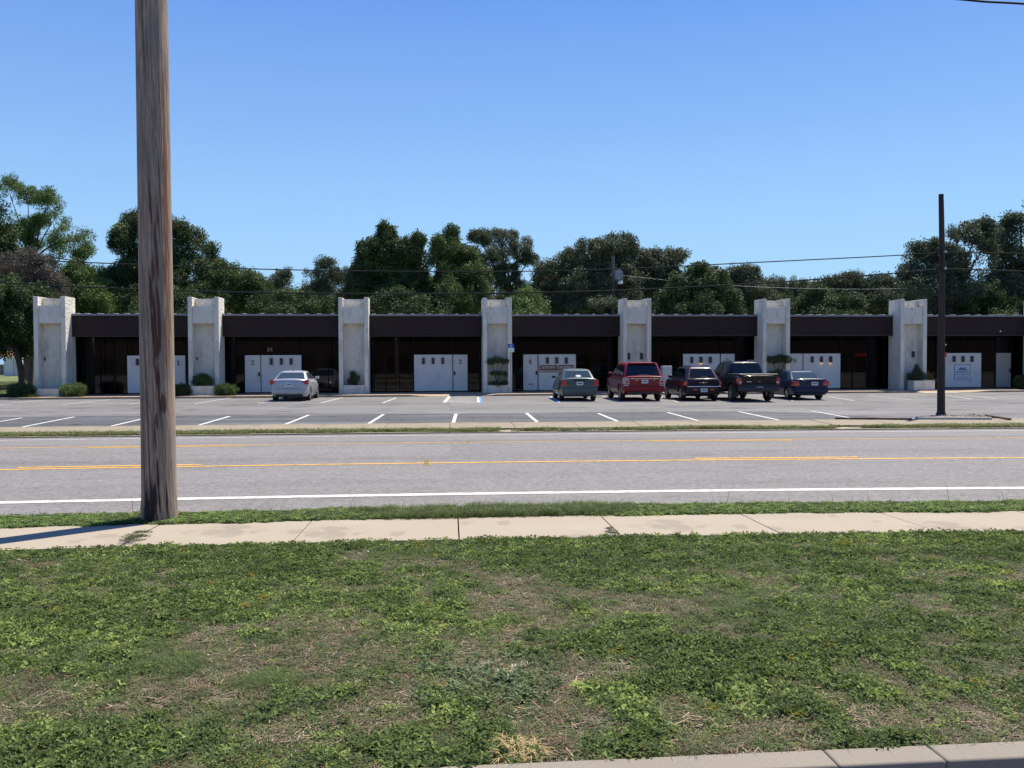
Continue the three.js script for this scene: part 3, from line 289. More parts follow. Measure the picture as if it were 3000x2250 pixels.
// ---------- parked vehicles ----------
const LOTY = -0.1, csg = new Evaluator(); csg.attributes = ['position', 'normal']; csg.useGroups = false;
function crom(st, n) { const out = []; for (let i = 0; i < st.length - 1; i++) { const a = st[Math.max(0, i - 1)], b = st[i], c = st[i + 1], d = st[Math.min(st.length - 1, i + 2)]; for (let k = 0; k < n; k++) { const t = k / n; out.push(b.map((_, q) => { const m1 = (c[q] - a[q]) / 2, m2 = (d[q] - b[q]) / 2, t2 = t * t, t3 = t2 * t; return (2 * t3 - 3 * t2 + 1) * b[q] + (t3 - 2 * t2 + t) * m1 * (q ? 1 : 1) + (-2 * t3 + 3 * t2) * c[q] + (t3 - t2) * m2; })); } } out.push(st[st.length - 1]); return out; }
function loftRings(rings) { const n = rings[0].length, pos = [], idx = []; for (const r of rings) for (const p of r) pos.push(...p); for (let i = 0; i < rings.length - 1; i++) for (let j = 0; j < n; j++) { const a = i * n + j, b = i * n + (j + 1) % n, c = a + n, d = b + n; idx.push(a, c, b, b, c, d); }
  for (const [k, flip] of [[0, 0], [rings.length - 1, 1]]) { const ctr = rings[k].reduce((s, p) => [s[0] + p[0] / n, s[1] + p[1] / n, s[2] + p[2] / n], [0, 0, 0]), c = pos.length / 3; pos.push(...ctr); for (let j = 0; j < n; j++) { const a = k * n + j, b = k * n + (j + 1) % n; flip ? idx.push(a, c, b) : idx.push(a, b, c); } }
  const g = new THREE.BufferGeometry(); g.setAttribute('position', new THREE.Float32BufferAttribute(pos, 3)); g.setIndex(idx); g.computeVertexNormals(); return g; }
// stations along the car, z = 0 at the rear axle, rear towards +z: [z, yBottom, yShoulder, yTop, halfSill, halfMax]
function bodyShell(st, axles, wr) { const rings = st.map(([z, yb, ys, yt, ws, wm]) => { const h = [[ws - 0.07, yb], [ws, yb + 0.05], [mix(ws, wm, 0.75), mix(yb, ys, 0.22)], [wm, mix(yb, ys, 0.48)], [wm - 0.005, mix(yb, ys, 0.72)], [wm - 0.03, ys - 0.06], [wm - 0.085, ys - 0.005], [wm * 0.72, mix(ys, yt, 0.6)], [wm * 0.38, mix(ys, yt, 0.93)]]; return [[0, yb, z], ...h.map(([x, y]) => [x, y, z]), [0, yt, z], ...h.slice().reverse().map(([x, y]) => [-x, y, z])]; });
  let g = loftRings(rings); const sgn = signedVolume(g); if (sgn < 0) { const ix = g.index.array; for (let i = 0; i < ix.length; i += 3) { const t = ix[i]; ix[i] = ix[i + 1]; ix[i + 1] = t; } g.computeVertexNormals(); }
  let b = new Brush(g); b.updateMatrixWorld(); const wmax = Math.max(...st.map((s) => s[5]));
  for (const az of axles) for (const s of [-1, 1]) { const c = new Brush(new THREE.CylinderGeometry(wr + 0.055, wr + 0.055, 0.34, 26).rotateZ(Math.PI / 2)); c.position.set(s * (wmax - 0.07), wr, az); c.updateMatrixWorld(); b = csg.evaluate(b, c, SUBTRACTION); b.updateMatrixWorld(); }
  return toCreasedNormals(b.geometry, 0.62); }
function signedVolume(g) { const p = g.attributes.position, ix = g.index.array; let v = 0; for (let i = 0; i < ix.length; i += 3) { const a = V().fromBufferAttribute(p, ix[i]), b = V().fromBufferAttribute(p, ix[i + 1]), c = V().fromBufferAttribute(p, ix[i + 2]); v += a.dot(b.cross(c)); } return v; }
function rrect(y, zr, zf, w, rc, n = 5) { const out = [], cs = [[w - rc, zr - rc, 0], [-(w - rc), zr - rc, 1], [-(w - rc), zf + rc, 2], [w - rc, zf + rc, 3]]; for (const [cx, cz, q] of cs) for (let k = 0; k <= n; k++) { const a = (q + k / n) * Math.PI / 2; out.push([cx + rc * Math.cos(a), y, cz + rc * Math.sin(a)]); } return out; }
function cabin(c) { // c: y0 belt, y1 roof, zr0 zf0 at belt, zr1 zf1 at roof, w0, w1
  const at = (y, ins, rc) => { const t = (y - c.y0) / (c.y1 - c.y0); return rrect(y, mix(c.zr0, c.zr1, t) - ins, mix(c.zf0, c.zf1, t) + ins, mix(c.w0, c.w1, t) - ins, rc); };
  const rings = [at(c.y0 - 0.12, 0, 0.1), at(c.y0, 0, 0.12), at(c.y1 - 0.1, 0, 0.16), at(c.y1 - 0.055, 0.015, 0.17), at(c.y1 - 0.025, 0.055, 0.2), at(c.y1, 0.16, 0.22), at(c.y1 + 0.015, 0.34, 0.2)]; const g = loftRings(rings); return toCreasedNormals(g, 0.5); }
function shapeOf(pts, rr = 0.05) { const s = new THREE.Shape(), n = pts.length; for (let i = 0; i < n; i++) { const p = pts[i], a = pts[(i + n - 1) % n], b = pts[(i + 1) % n]; const u = (q) => { const d = Math.hypot(q[0] - p[0], q[1] - p[1]), k = Math.min(rr, d * 0.4) / d; return [p[0] + (q[0] - p[0]) * k, p[1] + (q[1] - p[1]) * k]; }, e = u(a), f = u(b); if (i) s.lineTo(...e); else s.moveTo(...e); s.quadraticCurveTo(p[0], p[1], f[0], f[1]); } s.closePath(); return s; }
function ext(pts, depth, rr = 0.04) { return ni(new THREE.ExtrudeGeometry(shapeOf(pts, rr), { depth, bevelEnabled: false, curveSegments: 3 })); }
function mapG(g, f) { const p = g.attributes.position; for (let i = 0; i < p.count; i++) { const q = f(p.getX(i), p.getY(i), p.getZ(i)); p.setXYZ(i, ...q); } g.computeVertexNormals(); return g; }
const darkGlass = M([0.008, 0.01, 0.012], 0.03, { ior: 1.5 }), litGlass = M([0.035, 0.05, 0.058], 0.03, { ior: 1.7 }); let carGlass = darkGlass, tyreM = M([0.018, 0.018, 0.019], 0.85), rimM = M([0.55, 0.55, 0.56], 0.3, { metalness: 0.8 }), redL = M([0.42, 0.014, 0.014], 0.15, { clearcoat: 1 }), clearL = M([0.5, 0.48, 0.47], 0.2, { clearcoat: 1 }), orangeL = M([0.45, 0.09, 0.02], 0.2, { clearcoat: 1 }), chrome = M([0.75, 0.75, 0.76], 0.12, { metalness: 1 }), plateM = M([0.62, 0.64, 0.62], 0.5), plateP = M([0.12, 0.2, 0.14], 0.6), trimM = M([0.025, 0.025, 0.027], 0.6);  // untinted sedan glass: reflected sky and lit cabin are put into its colour
const paint = (c, o = {}) => M(c, 0.4, { clearcoat: 0.45, clearcoatRoughness: 0.04, specularIntensity: 0.3, ...o });
const tyreGeo = {}, rimGeo = {};
function wheel(car, x, z, r, sgn, style = 0) { const w = new THREE.Group(); w.name = 'wheel'; w.position.set(x, r, z); w.rotation.y = sgn > 0 ? 0 : Math.PI; car.add(w); const k = r.toFixed(3) + style;
  tyreGeo[k] ??= new THREE.LatheGeometry([[r * 0.62, -0.1], [r * 0.9, -0.105], [r * 0.985, -0.085], [r, -0.05], [r, 0.05], [r * 0.985, 0.085], [r * 0.9, 0.105], [r * 0.66, 0.1], [r * 0.62, 0.06]].map(([a, b]) => new THREE.Vector2(a, b)), 28).rotateZ(-Math.PI / 2);
  if (!rimGeo[k]) { const gs = [new THREE.CylinderGeometry(r * 0.2, r * 0.2, 0.04, 14).rotateZ(Math.PI / 2).translate(0.07, 0, 0), new THREE.TorusGeometry(r * 0.62, 0.022, 6, 26).rotateY(Math.PI / 2).translate(0.07, 0, 0), new THREE.CylinderGeometry(r * 0.62, r * 0.62, 0.02, 24).rotateZ(Math.PI / 2).translate(-0.03, 0, 0)]; const n = style ? 8 : 5; for (let q = 0; q < n; q++) gs.push(new THREE.BoxGeometry(0.035, r * 0.62, style ? 0.045 : 0.075).translate(0.065, r * 0.33, 0).rotateX(q * 2 * Math.PI / n)); rimGeo[k] = mergeGeometries(gs.map(ni)); }
  part('tyre', tyreGeo[k], tyreM, w); part('rim', rimGeo[k], rimM, w); }
function vehicle(o) { carGlass = o.tint ? darkGlass : litGlass; const p = onY(o.px, o.py, LOTY), car = thing(o.name, o.label, o.cat || 'car', [p.x, LOTY, p.z], BROT + R(o.turn || 0), 'vehicles parked nose in before the offices'), B = o.body, wmax = Math.max(...B.map((s) => s[5])), rear = B[0][0];
  part('body', bodyShell(crom(B, 3), [0, -o.wb], o.wr), o.paint, car); const C = o.cab; if (C) part('cabin', cabin(C), o.paint, car);
  const sideAt = (y) => mix(C.w0, C.w1, (y - C.y0) / (C.y1 - C.y0)); 
  if (C && o.rearGlass) { const [hb, ht, m0, m1] = o.rearGlass; const g = ext([[-1, 0], [1, 0], [ht / hb, 1], [-ht / hb, 1]], 0.012, 0.09), t0 = (C.y0 + m0 - C.y0) / (C.y1 - C.y0), t1 = (C.y1 - m1 - C.y0) / (C.y1 - C.y0); part('rear_window', mapG(g, (x, h, d) => { const t = mix(t0, t1, h); return [x * hb, mix(C.y0, C.y1, t), mix(C.zr0, C.zr1, t) + 0.002 + d - 0.012 * x * x * 0]; }), carGlass, car); }
  if (C && o.frontGlass !== false) { const g = ext([[-1, 0], [1, 0], [0.86, 1], [-0.86, 1]], 0.012, 0.09); part('windscreen', mapG(g, (x, h, d) => { const t = mix(0.06, 0.86, h); return [x * (C.w0 - 0.12), mix(C.y0, C.y1, t), mix(C.zf0, C.zf1, t) - 0.002 - d]; }), carGlass, car); }
  for (const poly of o.sideWindows || []) for (const s of [-1, 1]) part('side_window', mapG(ext(poly, 0.012, 0.05), (z, y, d) => [s * (sideAt(y) + 0.002 + d), y, z]), carGlass, car);
  for (const l of o.lights || []) for (const s of [-1, 1]) part(l.name || 'tail_light', mapG(ext(l.pts, l.depth, l.r || 0.04), (x, y, d) => [s * x, y, l.z - d]), l.m || redL, car);
  for (const az of [0, -o.wb]) for (const s of [-1, 1]) wheel(car, s * (wmax - 0.115), az, o.wr, s, o.style);
  const P = o.plate; if (P) { const pl = part('licence_plate', rbox(0.31, 0.16, 0.012, 0.004), plateM, car, [P[0], P[1], P[2]]); part('plate_print', box(-0.11, 0.11, -0.03, 0.035, 0.0062, 0.008), plateP, pl); }
  const mz = C.zf0 + (o.mz ?? 0.42), my = C.y0 + (o.my ?? 0.1); for (const s of [-1, 1]) part('mirror', [rbox(0.2, 0.13, 0.09, 0.035, s * (C.w0 + 0.13), my, mz), rbox(0.1, 0.04, 0.05, 0.01, s * (C.w0 + 0.03), my - 0.05, mz)], o.mirror || o.paint, car);
  for (const e of o.extra || []) part(e[0], e[1], e[2], car);
  for (const s of [-1, 1]) { const zf = B[B.length - 1][0]; part('headlight', rbox(0.3, 0.12, 0.1, 0.03, s * (wmax - 0.3), B[B.length - 2][2] - 0.14, zf + 0.1), clearL, car); }
  return car; }
const under = (w, y0, y1, z) => rbox(w, y1 - y0, 0.12, 0.03, 0, (y0 + y1) / 2, z);
// 1 silver sedan
vehicle({ name: 'silver_sedan', label: 'silver rounded sedan parked alone in front of door two', px: 856, py: 1173.5, turn: -0.5, wb: 2.7, wr: 0.32, style: 0, paint: paint([0.4, 0.41, 0.43], { metalness: 0.4 }),
  body: [[0.93, 0.36, 0.86, 0.92, 0.62, 0.7], [0.86, 0.26, 0.98, 1.05, 0.74, 0.8], [0.6, 0.2, 1.0, 1.07, 0.8, 0.87], [0, 0.19, 0.97, 1.04, 0.82, 0.885], [-1.2, 0.19, 0.92, 0.98, 0.83, 0.885], [-2.2, 0.19, 0.9, 0.98, 0.83, 0.885], [-2.9, 0.2, 0.8, 0.9, 0.8, 0.87], [-3.4, 0.24, 0.68, 0.76, 0.72, 0.8], [-3.6, 0.34, 0.55, 0.6, 0.55, 0.62]],
  cab: { y0: 0.96, y1: 1.425, zr0: 0.58, zr1: -0.3, zf0: -2.35, zf1: -1.35, w0: 0.81, w1: 0.57 }, rearGlass: [0.68, 0.53, 0.05, 0.08], sideWindows: [[[0.02, 1.06], [-0.85, 1.03], [-0.75, 1.34], [-0.35, 1.3]], [[-0.92, 1.03], [-1.95, 1.02], [-1.3, 1.33], [-0.83, 1.35]]],
  lights: [{ pts: [[0.36, 0.85], [0.875, 0.79], [0.893, 1.02], [0.6, 0.96]], z: 0.915, depth: 0.36 }, { name: 'reflector', pts: [[0.42, 0.36], [0.66, 0.37], [0.66, 0.41], [0.42, 0.4]], z: 0.93, depth: 0.1, r: 0.01 }], plate: [0, 0.8, 0.925],
  extra: [['lower_bumper', under(1.25, 0.22, 0.36, 0.87), trimM], ['boot_seam', box(-0.5, 0.5, 0.6, 0.612, 0.9, 0.936), trimM], ['antenna_fin', rbox(0.03, 0.06, 0.12, 0.01, 0, 1.46, -0.4), trimM], ['bumper', rbox(1.56, 0.26, 0.2, 0.08, 0, 0.48, 0.85), paint([0.4, 0.41, 0.43], { metalness: 0.4 })], ['door_handle', [rbox(0.03, 0.03, 0.2, 0.01, 0.885, 0.84, -0.75), rbox(0.03, 0.03, 0.2, 0.01, 0.885, 0.82, -1.75)], chrome]] });
// 2 grey green sedan
{ const pm = paint([0.075, 0.105, 0.1], { metalness: 0.2 }); vehicle({ name: 'green_sedan', label: 'grey green sedan with white oval sticker parked below the brown sign', px: 1691, py: 1173, turn: -2.5, wb: 2.62, wr: 0.31, style: 1, paint: pm, mirror: trimM,
  body: [[0.98, 0.38, 0.9, 0.97, 0.7, 0.76], [0.93, 0.26, 1.02, 1.08, 0.78, 0.83], [0.6, 0.2, 1.03, 1.09, 0.8, 0.85], [0, 0.19, 1.0, 1.05, 0.8, 0.86], [-1.2, 0.19, 0.96, 1.0, 0.8, 0.86], [-2.2, 0.19, 0.94, 1.0, 0.8, 0.86], [-2.9, 0.2, 0.85, 0.93, 0.78, 0.84], [-3.3, 0.24, 0.75, 0.8, 0.7, 0.77], [-3.45, 0.34, 0.6, 0.64, 0.55, 0.62]],
  cab: { y0: 0.99, y1: 1.475, zr0: 0.42, zr1: -0.2, zf0: -2.2, zf1: -1.35, w0: 0.79, w1: 0.6 }, rearGlass: [0.66, 0.53, 0.06, 0.08], sideWindows: [[[0.0, 1.08], [-0.8, 1.06], [-0.72, 1.39], [-0.28, 1.37]], [[-0.88, 1.06], [-1.8, 1.05], [-1.25, 1.38], [-0.8, 1.4]]],
  lights: [{ pts: [[0.6, 0.7], [0.86, 0.7], [0.86, 0.99], [0.66, 0.99]], z: 0.985, depth: 0.3 }], plate: [0, 0.82, 0.985],
  extra: [['bumper', rbox(1.66, 0.3, 0.2, 0.07, 0, 0.5, 0.92), pm], ['plate_recess', rbox(0.62, 0.1, 0.03, 0.01, 0, 0.96, 0.965), trimM], ['lower_bumper', under(1.3, 0.22, 0.33, 0.9), trimM], ['window_sticker', new THREE.CylinderGeometry(0.13, 0.13, 0.004, 20).scale(1, 1, 0.5).rotateX(R(52)).translate(0.02, 1.15, 0.25), M([0.85, 0.85, 0.8], 0.5)], ['exhaust', new THREE.CylinderGeometry(0.03, 0.03, 0.2, 10).rotateX(Math.PI / 2).translate(0.45, 0.22, 0.93), chrome]] }); }
// 3 red SUV
{ const pm = paint([0.2, 0.006, 0.014]); vehicle({ name: 'red_suv', label: 'dark red boxy SUV parked under the fifth tower', cat: 'SUV', tint: 1, px: 1874, py: 1173, turn: -1.5, wb: 2.74, wr: 0.38, style: 0, paint: pm, my: 0.14, mz: 0.5,
  body: [[0.98, 0.5, 1.05, 1.08, 0.84, 0.86], [0.94, 0.38, 1.12, 1.16, 0.88, 0.92], [0.6, 0.3, 1.13, 1.16, 0.9, 0.955], [0, 0.28, 1.12, 1.14, 0.9, 0.96], [-1.2, 0.28, 1.1, 1.12, 0.9, 0.96], [-2.3, 0.28, 1.1, 1.14, 0.9, 0.96], [-3.0, 0.3, 1.04, 1.1, 0.88, 0.94], [-3.6, 0.34, 0.95, 1.0, 0.82, 0.88], [-3.75, 0.45, 0.8, 0.82, 0.7, 0.74]],
  cab: { y0: 1.1, y1: 1.77, zr0: 0.86, zr1: 0.45, zf0: -2.4, zf1: -1.55, w0: 0.9, w1: 0.72 }, rearGlass: [0.76, 0.66, 0.06, 0.1], sideWindows: [[[0.5, 1.2], [-0.35, 1.18], [-0.35, 1.66], [0.25, 1.62]], [[-0.43, 1.18], [-1.2, 1.17], [-1.2, 1.66], [-0.43, 1.67]], [[-1.28, 1.17], [-2.1, 1.16], [-1.6, 1.62], [-1.28, 1.65]]],
  lights: [{ pts: [[0.68, 0.78], [0.955, 0.78], [0.955, 1.08], [0.72, 1.08]], z: 0.99, depth: 0.25, m: M([0.42, 0.3, 0.29], 0.2, { clearcoat: 1 }) }, { name: 'tail_light', pts: [[0.74, 0.82], [0.86, 0.82], [0.86, 0.94], [0.74, 0.94]], z: 0.998, depth: 0.03, m: redL }, { name: 'reflector', pts: [[0.7, 0.7], [0.95, 0.71], [0.95, 0.75], [0.7, 0.74]], z: 0.99, depth: 0.2, m: clearL, r: 0.01 }], plate: [0.02, 0.9, 1.0],
  extra: [['bumper', rbox(1.84, 0.26, 0.22, 0.07, 0, 0.58, 0.94), pm], ['tailgate_trim', box(-0.66, 0.66, 1.015, 1.05, 0.985, 1.0), chrome], ['tailgate_lettering', text('RANGE ROVER', 0.05, fontSans, 0.008).translate(0, 1.1, 0.955), chrome], ['lower_bumper', under(1.5, 0.34, 0.47, 0.92), trimM], ['rear_spoiler', rbox(1.3, 0.05, 0.24, 0.02, 0, 1.735, 0.5), pm], ['wiper', rbox(0.5, 0.02, 0.03, 0.008, 0, 1.2, 0.83), trimM], ['badge', box(-0.42, -0.3, 0.945, 0.965, 0.985, 0.995), chrome], ['badge', box(0.4, 0.48, 0.945, 0.965, 0.985, 0.995), chrome]] }); }
// 4 dark purple retro wagon
{ const pm = paint([0.014, 0.006, 0.014]); vehicle({ name: 'purple_wagon', label: 'dark purple retro hatchback with chrome rear bumper strip', tint: 1, px: 2045, py: 1173, turn: -1.5, wb: 2.6, wr: 0.33, style: 0, paint: pm,
  body: [[0.86, 0.42, 0.82, 0.95, 0.62, 0.66], [0.82, 0.3, 0.98, 1.04, 0.74, 0.78], [0.55, 0.22, 1.0, 1.05, 0.8, 0.85], [0, 0.2, 1.0, 1.04, 0.81, 0.86], [-1.2, 0.2, 0.98, 1.02, 0.8, 0.84], [-2.2, 0.2, 1.0, 1.04, 0.8, 0.85], [-2.9, 0.22, 0.92, 1.0, 0.76, 0.82], [-3.3, 0.28, 0.8, 0.9, 0.6, 0.68], [-3.43, 0.36, 0.66, 0.72, 0.42, 0.5]],
  cab: { y0: 1.0, y1: 1.575, zr0: 0.76, zr1: 0.3, zf0: -1.95, zf1: -1.3, w0: 0.79, w1: 0.57 }, rearGlass: [0.6, 0.48, 0.09, 0.11], sideWindows: [[[0.45, 1.1], [-0.25, 1.08], [-0.25, 1.48], [0.15, 1.45]], [[-0.33, 1.08], [-1.0, 1.07], [-1.0, 1.49], [-0.33, 1.5]], [[-1.08, 1.07], [-1.72, 1.06], [-1.35, 1.44], [-1.08, 1.48]]],
  lights: [{ pts: [[0.66, 0.72], [0.85, 0.7], [0.86, 0.88], [0.72, 0.93]], z: 0.84, depth: 0.26, r: 0.07, m: M([0.42, 0.04, 0.02], 0.2, { clearcoat: 1 }) }, { name: 'reflector', pts: [[0.3, 0.5], [0.48, 0.5], [0.48, 0.56], [0.3, 0.56]], z: 0.93, depth: 0.06, r: 0.015 }], plate: [0, 0.5, 0.95],
  extra: [['bumper', rbox(1.58, 0.26, 0.24, 0.09, 0, 0.52, 0.8), pm], ['chrome_strip', rbox(1.5, 0.045, 0.2, 0.02, 0, 0.665, 0.83), chrome], ['winged_badge', [box(-0.2, 0.2, 0.842, 0.855, 0.85, 0.872), new THREE.CylinderGeometry(0.035, 0.035, 0.02, 14).rotateX(Math.PI / 2).translate(0, 0.848, 0.87)], chrome], ['tailgate_handle', rbox(0.07, 0.03, 0.03, 0.01, 0, 1.02, 0.8), chrome], ['roof_rack', [rbox(0.03, 0.03, 1.3, 0.012, 0.42, 1.6, -0.4), rbox(0.03, 0.03, 1.3, 0.012, -0.42, 1.6, -0.4)], trimM], ['window_sticker', new THREE.CylinderGeometry(0.055, 0.055, 0.004, 14).rotateX(Math.PI / 2 - 0.3).translate(0.5, 0.96, 0.835), M([0.5, 0.52, 0.6], 0.5)], ['wiper', rbox(0.3, 0.02, 0.02, 0.006, 0.05, 1.1, 0.73), trimM]] }); }
// 5 black pickup
{ const pm = paint([0.006, 0.007, 0.008]); vehicle({ name: 'black_pickup', label: 'black crew cab pickup truck with flat bed cover', cat: 'pickup truck', tint: 1, px: 2197, py: 1174.6, turn: -1.2, wb: 3.32, wr: 0.39, style: 0, paint: pm, my: 0.16, mz: 0.55, mirror: trimM,
  body: [[1.14, 0.62, 1.1, 1.12, 0.84, 0.87], [1.12, 0.5, 1.17, 1.19, 0.86, 0.9], [0.8, 0.44, 1.18, 1.19, 0.88, 0.93], [0, 0.42, 1.18, 1.19, 0.88, 0.935], [-0.6, 0.4, 1.16, 1.18, 0.88, 0.93], [-1.8, 0.38, 1.13, 1.16, 0.88, 0.92], [-2.9, 0.38, 1.13, 1.18, 0.88, 0.92], [-3.6, 0.4, 1.08, 1.14, 0.86, 0.91], [-4.1, 0.44, 0.98, 1.02, 0.8, 0.86], [-4.22, 0.52, 0.85, 0.87, 0.7, 0.75]],
  cab: { y0: 1.13, y1: 1.79, zr0: -0.42, zr1: -0.62, zf0: -3.05, zf1: -2.3, w0: 0.87, w1: 0.68 }, rearGlass: [0.7, 0.6, 0.07, 0.12], sideWindows: [[[-0.7, 1.23], [-1.5, 1.21], [-1.5, 1.68], [-0.78, 1.67]], [[-1.6, 1.21], [-2.72, 1.2], [-2.25, 1.64], [-1.6, 1.68]]],
  lights: [{ pts: [[0.78, 0.78], [0.94, 0.78], [0.94, 1.08], [0.8, 1.08]], z: 1.15, depth: 0.2 }, { name: 'reverse_light', pts: [[0.79, 0.84], [0.9, 0.84], [0.9, 0.91], [0.79, 0.91]], z: 1.156, depth: 0.03, m: clearL, r: 0.01 }], plate: [0.02, 0.6, 1.21],
  extra: [['bumper', rbox(1.86, 0.24, 0.2, 0.06, 0, 0.58, 1.12), trimM], ['bed_cover', rbox(1.74, 0.06, 1.6, 0.02, 0, 1.215, 0.32), M([0.035, 0.035, 0.037], 0.35)], ['badge', box(-0.56, -0.34, 0.885, 0.91, 1.135, 1.15), chrome], ['badge', new THREE.CylinderGeometry(0.05, 0.05, 0.01, 16).scale(1.5, 1, 0.7).rotateX(Math.PI / 2).translate(0.02, 0.9, 1.145), M([0.1, 0.1, 0.11], 0.4)], ['roof_rail', [rbox(0.04, 0.05, 1.3, 0.015, 0.6, 1.83, -1.4), rbox(0.04, 0.05, 1.3, 0.015, -0.6, 1.83, -1.4)], M([0.3, 0.3, 0.3], 0.35, { metalness: 0.6 })], ['brake_light', rbox(0.2, 0.03, 0.03, 0.01, 0, 1.77, -0.6), redL], ['running_board', [rbox(0.14, 0.05, 2.2, 0.02, 0.94, 0.36, -1.7), rbox(0.14, 0.05, 2.2, 0.02, -0.94, 0.36, -1.7)], trimM], ['mudguard', [box(0.7, 0.93, 0.2, 0.46, 0.5, 0.512), box(-0.93, -0.7, 0.2, 0.46, 0.5, 0.512)], trimM]] }); }
// 6 dark blue sedan
{ const pm = paint([0.006, 0.012, 0.045]); vehicle({ name: 'blue_sedan', label: 'dark blue small sedan, rightmost of the parked cars', px: 2354, py: 1169.8, turn: -2, wb: 2.48, wr: 0.29, style: 1, paint: pm,
  body: [[0.9, 0.4, 0.86, 0.9, 0.68, 0.72], [0.86, 0.27, 0.96, 1.0, 0.76, 0.8], [0.5, 0.2, 0.97, 1.0, 0.79, 0.835], [0, 0.18, 0.95, 0.98, 0.8, 0.84], [-1.2, 0.18, 0.9, 0.94, 0.8, 0.84], [-2.1, 0.18, 0.88, 0.94, 0.8, 0.84], [-2.8, 0.2, 0.8, 0.86, 0.76, 0.81], [-3.2, 0.24, 0.7, 0.74, 0.68, 0.74], [-3.33, 0.34, 0.58, 0.6, 0.55, 0.6]],
  cab: { y0: 0.93, y1: 1.365, zr0: 0.35, zr1: -0.3, zf0: -2.05, zf1: -1.3, w0: 0.77, w1: 0.59 }, rearGlass: [0.64, 0.52, 0.05, 0.08], sideWindows: [[[-0.05, 1.0], [-0.78, 0.98], [-0.72, 1.29], [-0.35, 1.27]], [[-0.86, 0.98], [-1.7, 0.97], [-1.22, 1.27], [-0.8, 1.3]]],
  lights: [{ pts: [[0.54, 0.66], [0.84, 0.66], [0.84, 0.88], [0.58, 0.88]], z: 0.905, depth: 0.26 }, { name: 'indicator', pts: [[0.58, 0.68], [0.76, 0.68], [0.76, 0.75], [0.58, 0.75]], z: 0.912, depth: 0.03, m: orangeL, r: 0.01 }], plate: [0.16, 0.76, 0.915],
  extra: [['bumper', rbox(1.62, 0.24, 0.22, 0.07, 0, 0.46, 0.84), pm], ['badge', box(-0.42, -0.28, 0.885, 0.9, 0.9, 0.91), chrome], ['lower_bumper', under(1.2, 0.22, 0.32, 0.82), trimM]] }); }

// ---------- poles, cables, street furniture ----------
{ const b = onY(468, 1522, -0.01), t = atD(443, 0, 9.78), dir = t.clone().sub(b).normalize(), H = NOTES_POLE.H, pos = thing('utility_pole', 'large weathered wooden utility pole beside the near sidewalk', 'utility pole', [b.x, -0.06, b.z]);
  const g = new THREE.CylinderGeometry(0.16, 0.186, H, 48, 60).translate(0, H / 2, 0).rotateY(Math.PI), p = g.attributes.position; for (let i = 0; i < p.count; i++) { const y = p.getY(i), a = Math.atan2(p.getX(i), p.getZ(i)); const k = 1 + 0.012 * Math.sin(a * 3 + y * 0.4) + 0.004 * Math.sin(a * 7 - y * 0.6) + 0.05 * sm(0.5, 0, y); p.setX(i, p.getX(i) * k + dir.x / dir.y * y); p.setZ(i, p.getZ(i) * k + dir.z / dir.y * y); } g.computeVertexNormals(); part('shaft', g, mat.pole, pos); }
const p2 = onY(2757, 1219, LOTY), P2S = -p2.z;
{ const g0 = thing('utility_pole', 'slim dark topped off utility pole at the right end of the lot', 'utility pole', [p2.x, LOTY - 0.05, p2.z]); const top = onS(2757, 569, P2S), H = top.y - LOTY + 0.05; const pts = [[0, 0, 0], [-0.015, H * 0.3, 0], [-0.01, H * 0.55, 0], [-0.02, H * 0.75, 0], [top.x - p2.x, H, 0]]; const g = tube(pts, 0.125, 0.078, 14, 24); const cap = new THREE.CircleGeometry(0.078, 14).rotateX(-Math.PI / 2).translate(top.x - p2.x, H - 0.001, 0);
  part('shaft', [g, cap, new THREE.CylinderGeometry(0.12, 0.2, 0.22, 14).translate(0, 0.11, 0)], mat.poleDark, g0); const yb = onS(2757, 740, P2S).y - LOTY + 0.05; part('cable_bracket', [rbox(0.06, 0.06, 0.14, 0.01, 0, yb, 0.13), rbox(0.06, 0.06, 0.14, 0.01, 0, onS(2757, 789, P2S).y - LOTY + 0.05, 0.13)], mat.steel, g0);
  part('number_tag', box(0.02, 0.1, 1.98, 2.14, 0.12, 0.126), M([0.25, 0.05, 0.05], 0.6), g0); part('meter_tag', box(0.05, 0.09, 2.36, 2.4, 0.11, 0.125), M([0.7, 0.7, 0.7], 0.5), g0); }
function cableThing(px, s, r, label, name = 'overhead_cable', m = mat.cable, n = 90) { const pts = px.map(([a, b]) => onS(a, b, s)); const g = new THREE.TubeGeometry(new THREE.CatmullRomCurve3(pts), n, r, 6); return one(name, g, m, label, 'cable'); }
const cs = P2S - 0.17;
cableThing([[-900, 690], [-400, 735], [0, 757], [375, 774], [750, 788], [1100, 794.5], [1500, 795], [1800, 788], [2250, 767], [2640, 747.5], [2757, 740], [3000, 743], [3500, 765]], cs, 0.018, 'upper black overhead cable hung from the slim pole');
cableThing([[-900, 762], [-400, 805], [0, 828], [375, 846], [750, 857], [1150, 860.5], [1500, 858], [1800, 851], [2250, 828], [2600, 802], [2757, 789], [3000, 795], [3500, 815]], cs, 0.022, 'lower thick black overhead cable hung from the slim pole');
cableThing([[2640, 748], [2655, 753], [2670, 759], [2690, 758.5], [2706, 756], [2728, 745], [2748, 741]], cs + 0.03, 0.014, 'slack cable loop below the upper cable beside the slim pole', 'cable_loop', mat.cable, 30);
cableThing([[1815, 806], [2070, 832], [2350, 845], [2550, 847], [2757, 841], [3000, 818], [3300, 770]], 60, 0.012, 'thin pale service wire crossing before the right hand trees', 'service_wire', M([0.3, 0.3, 0.3], 0.5));
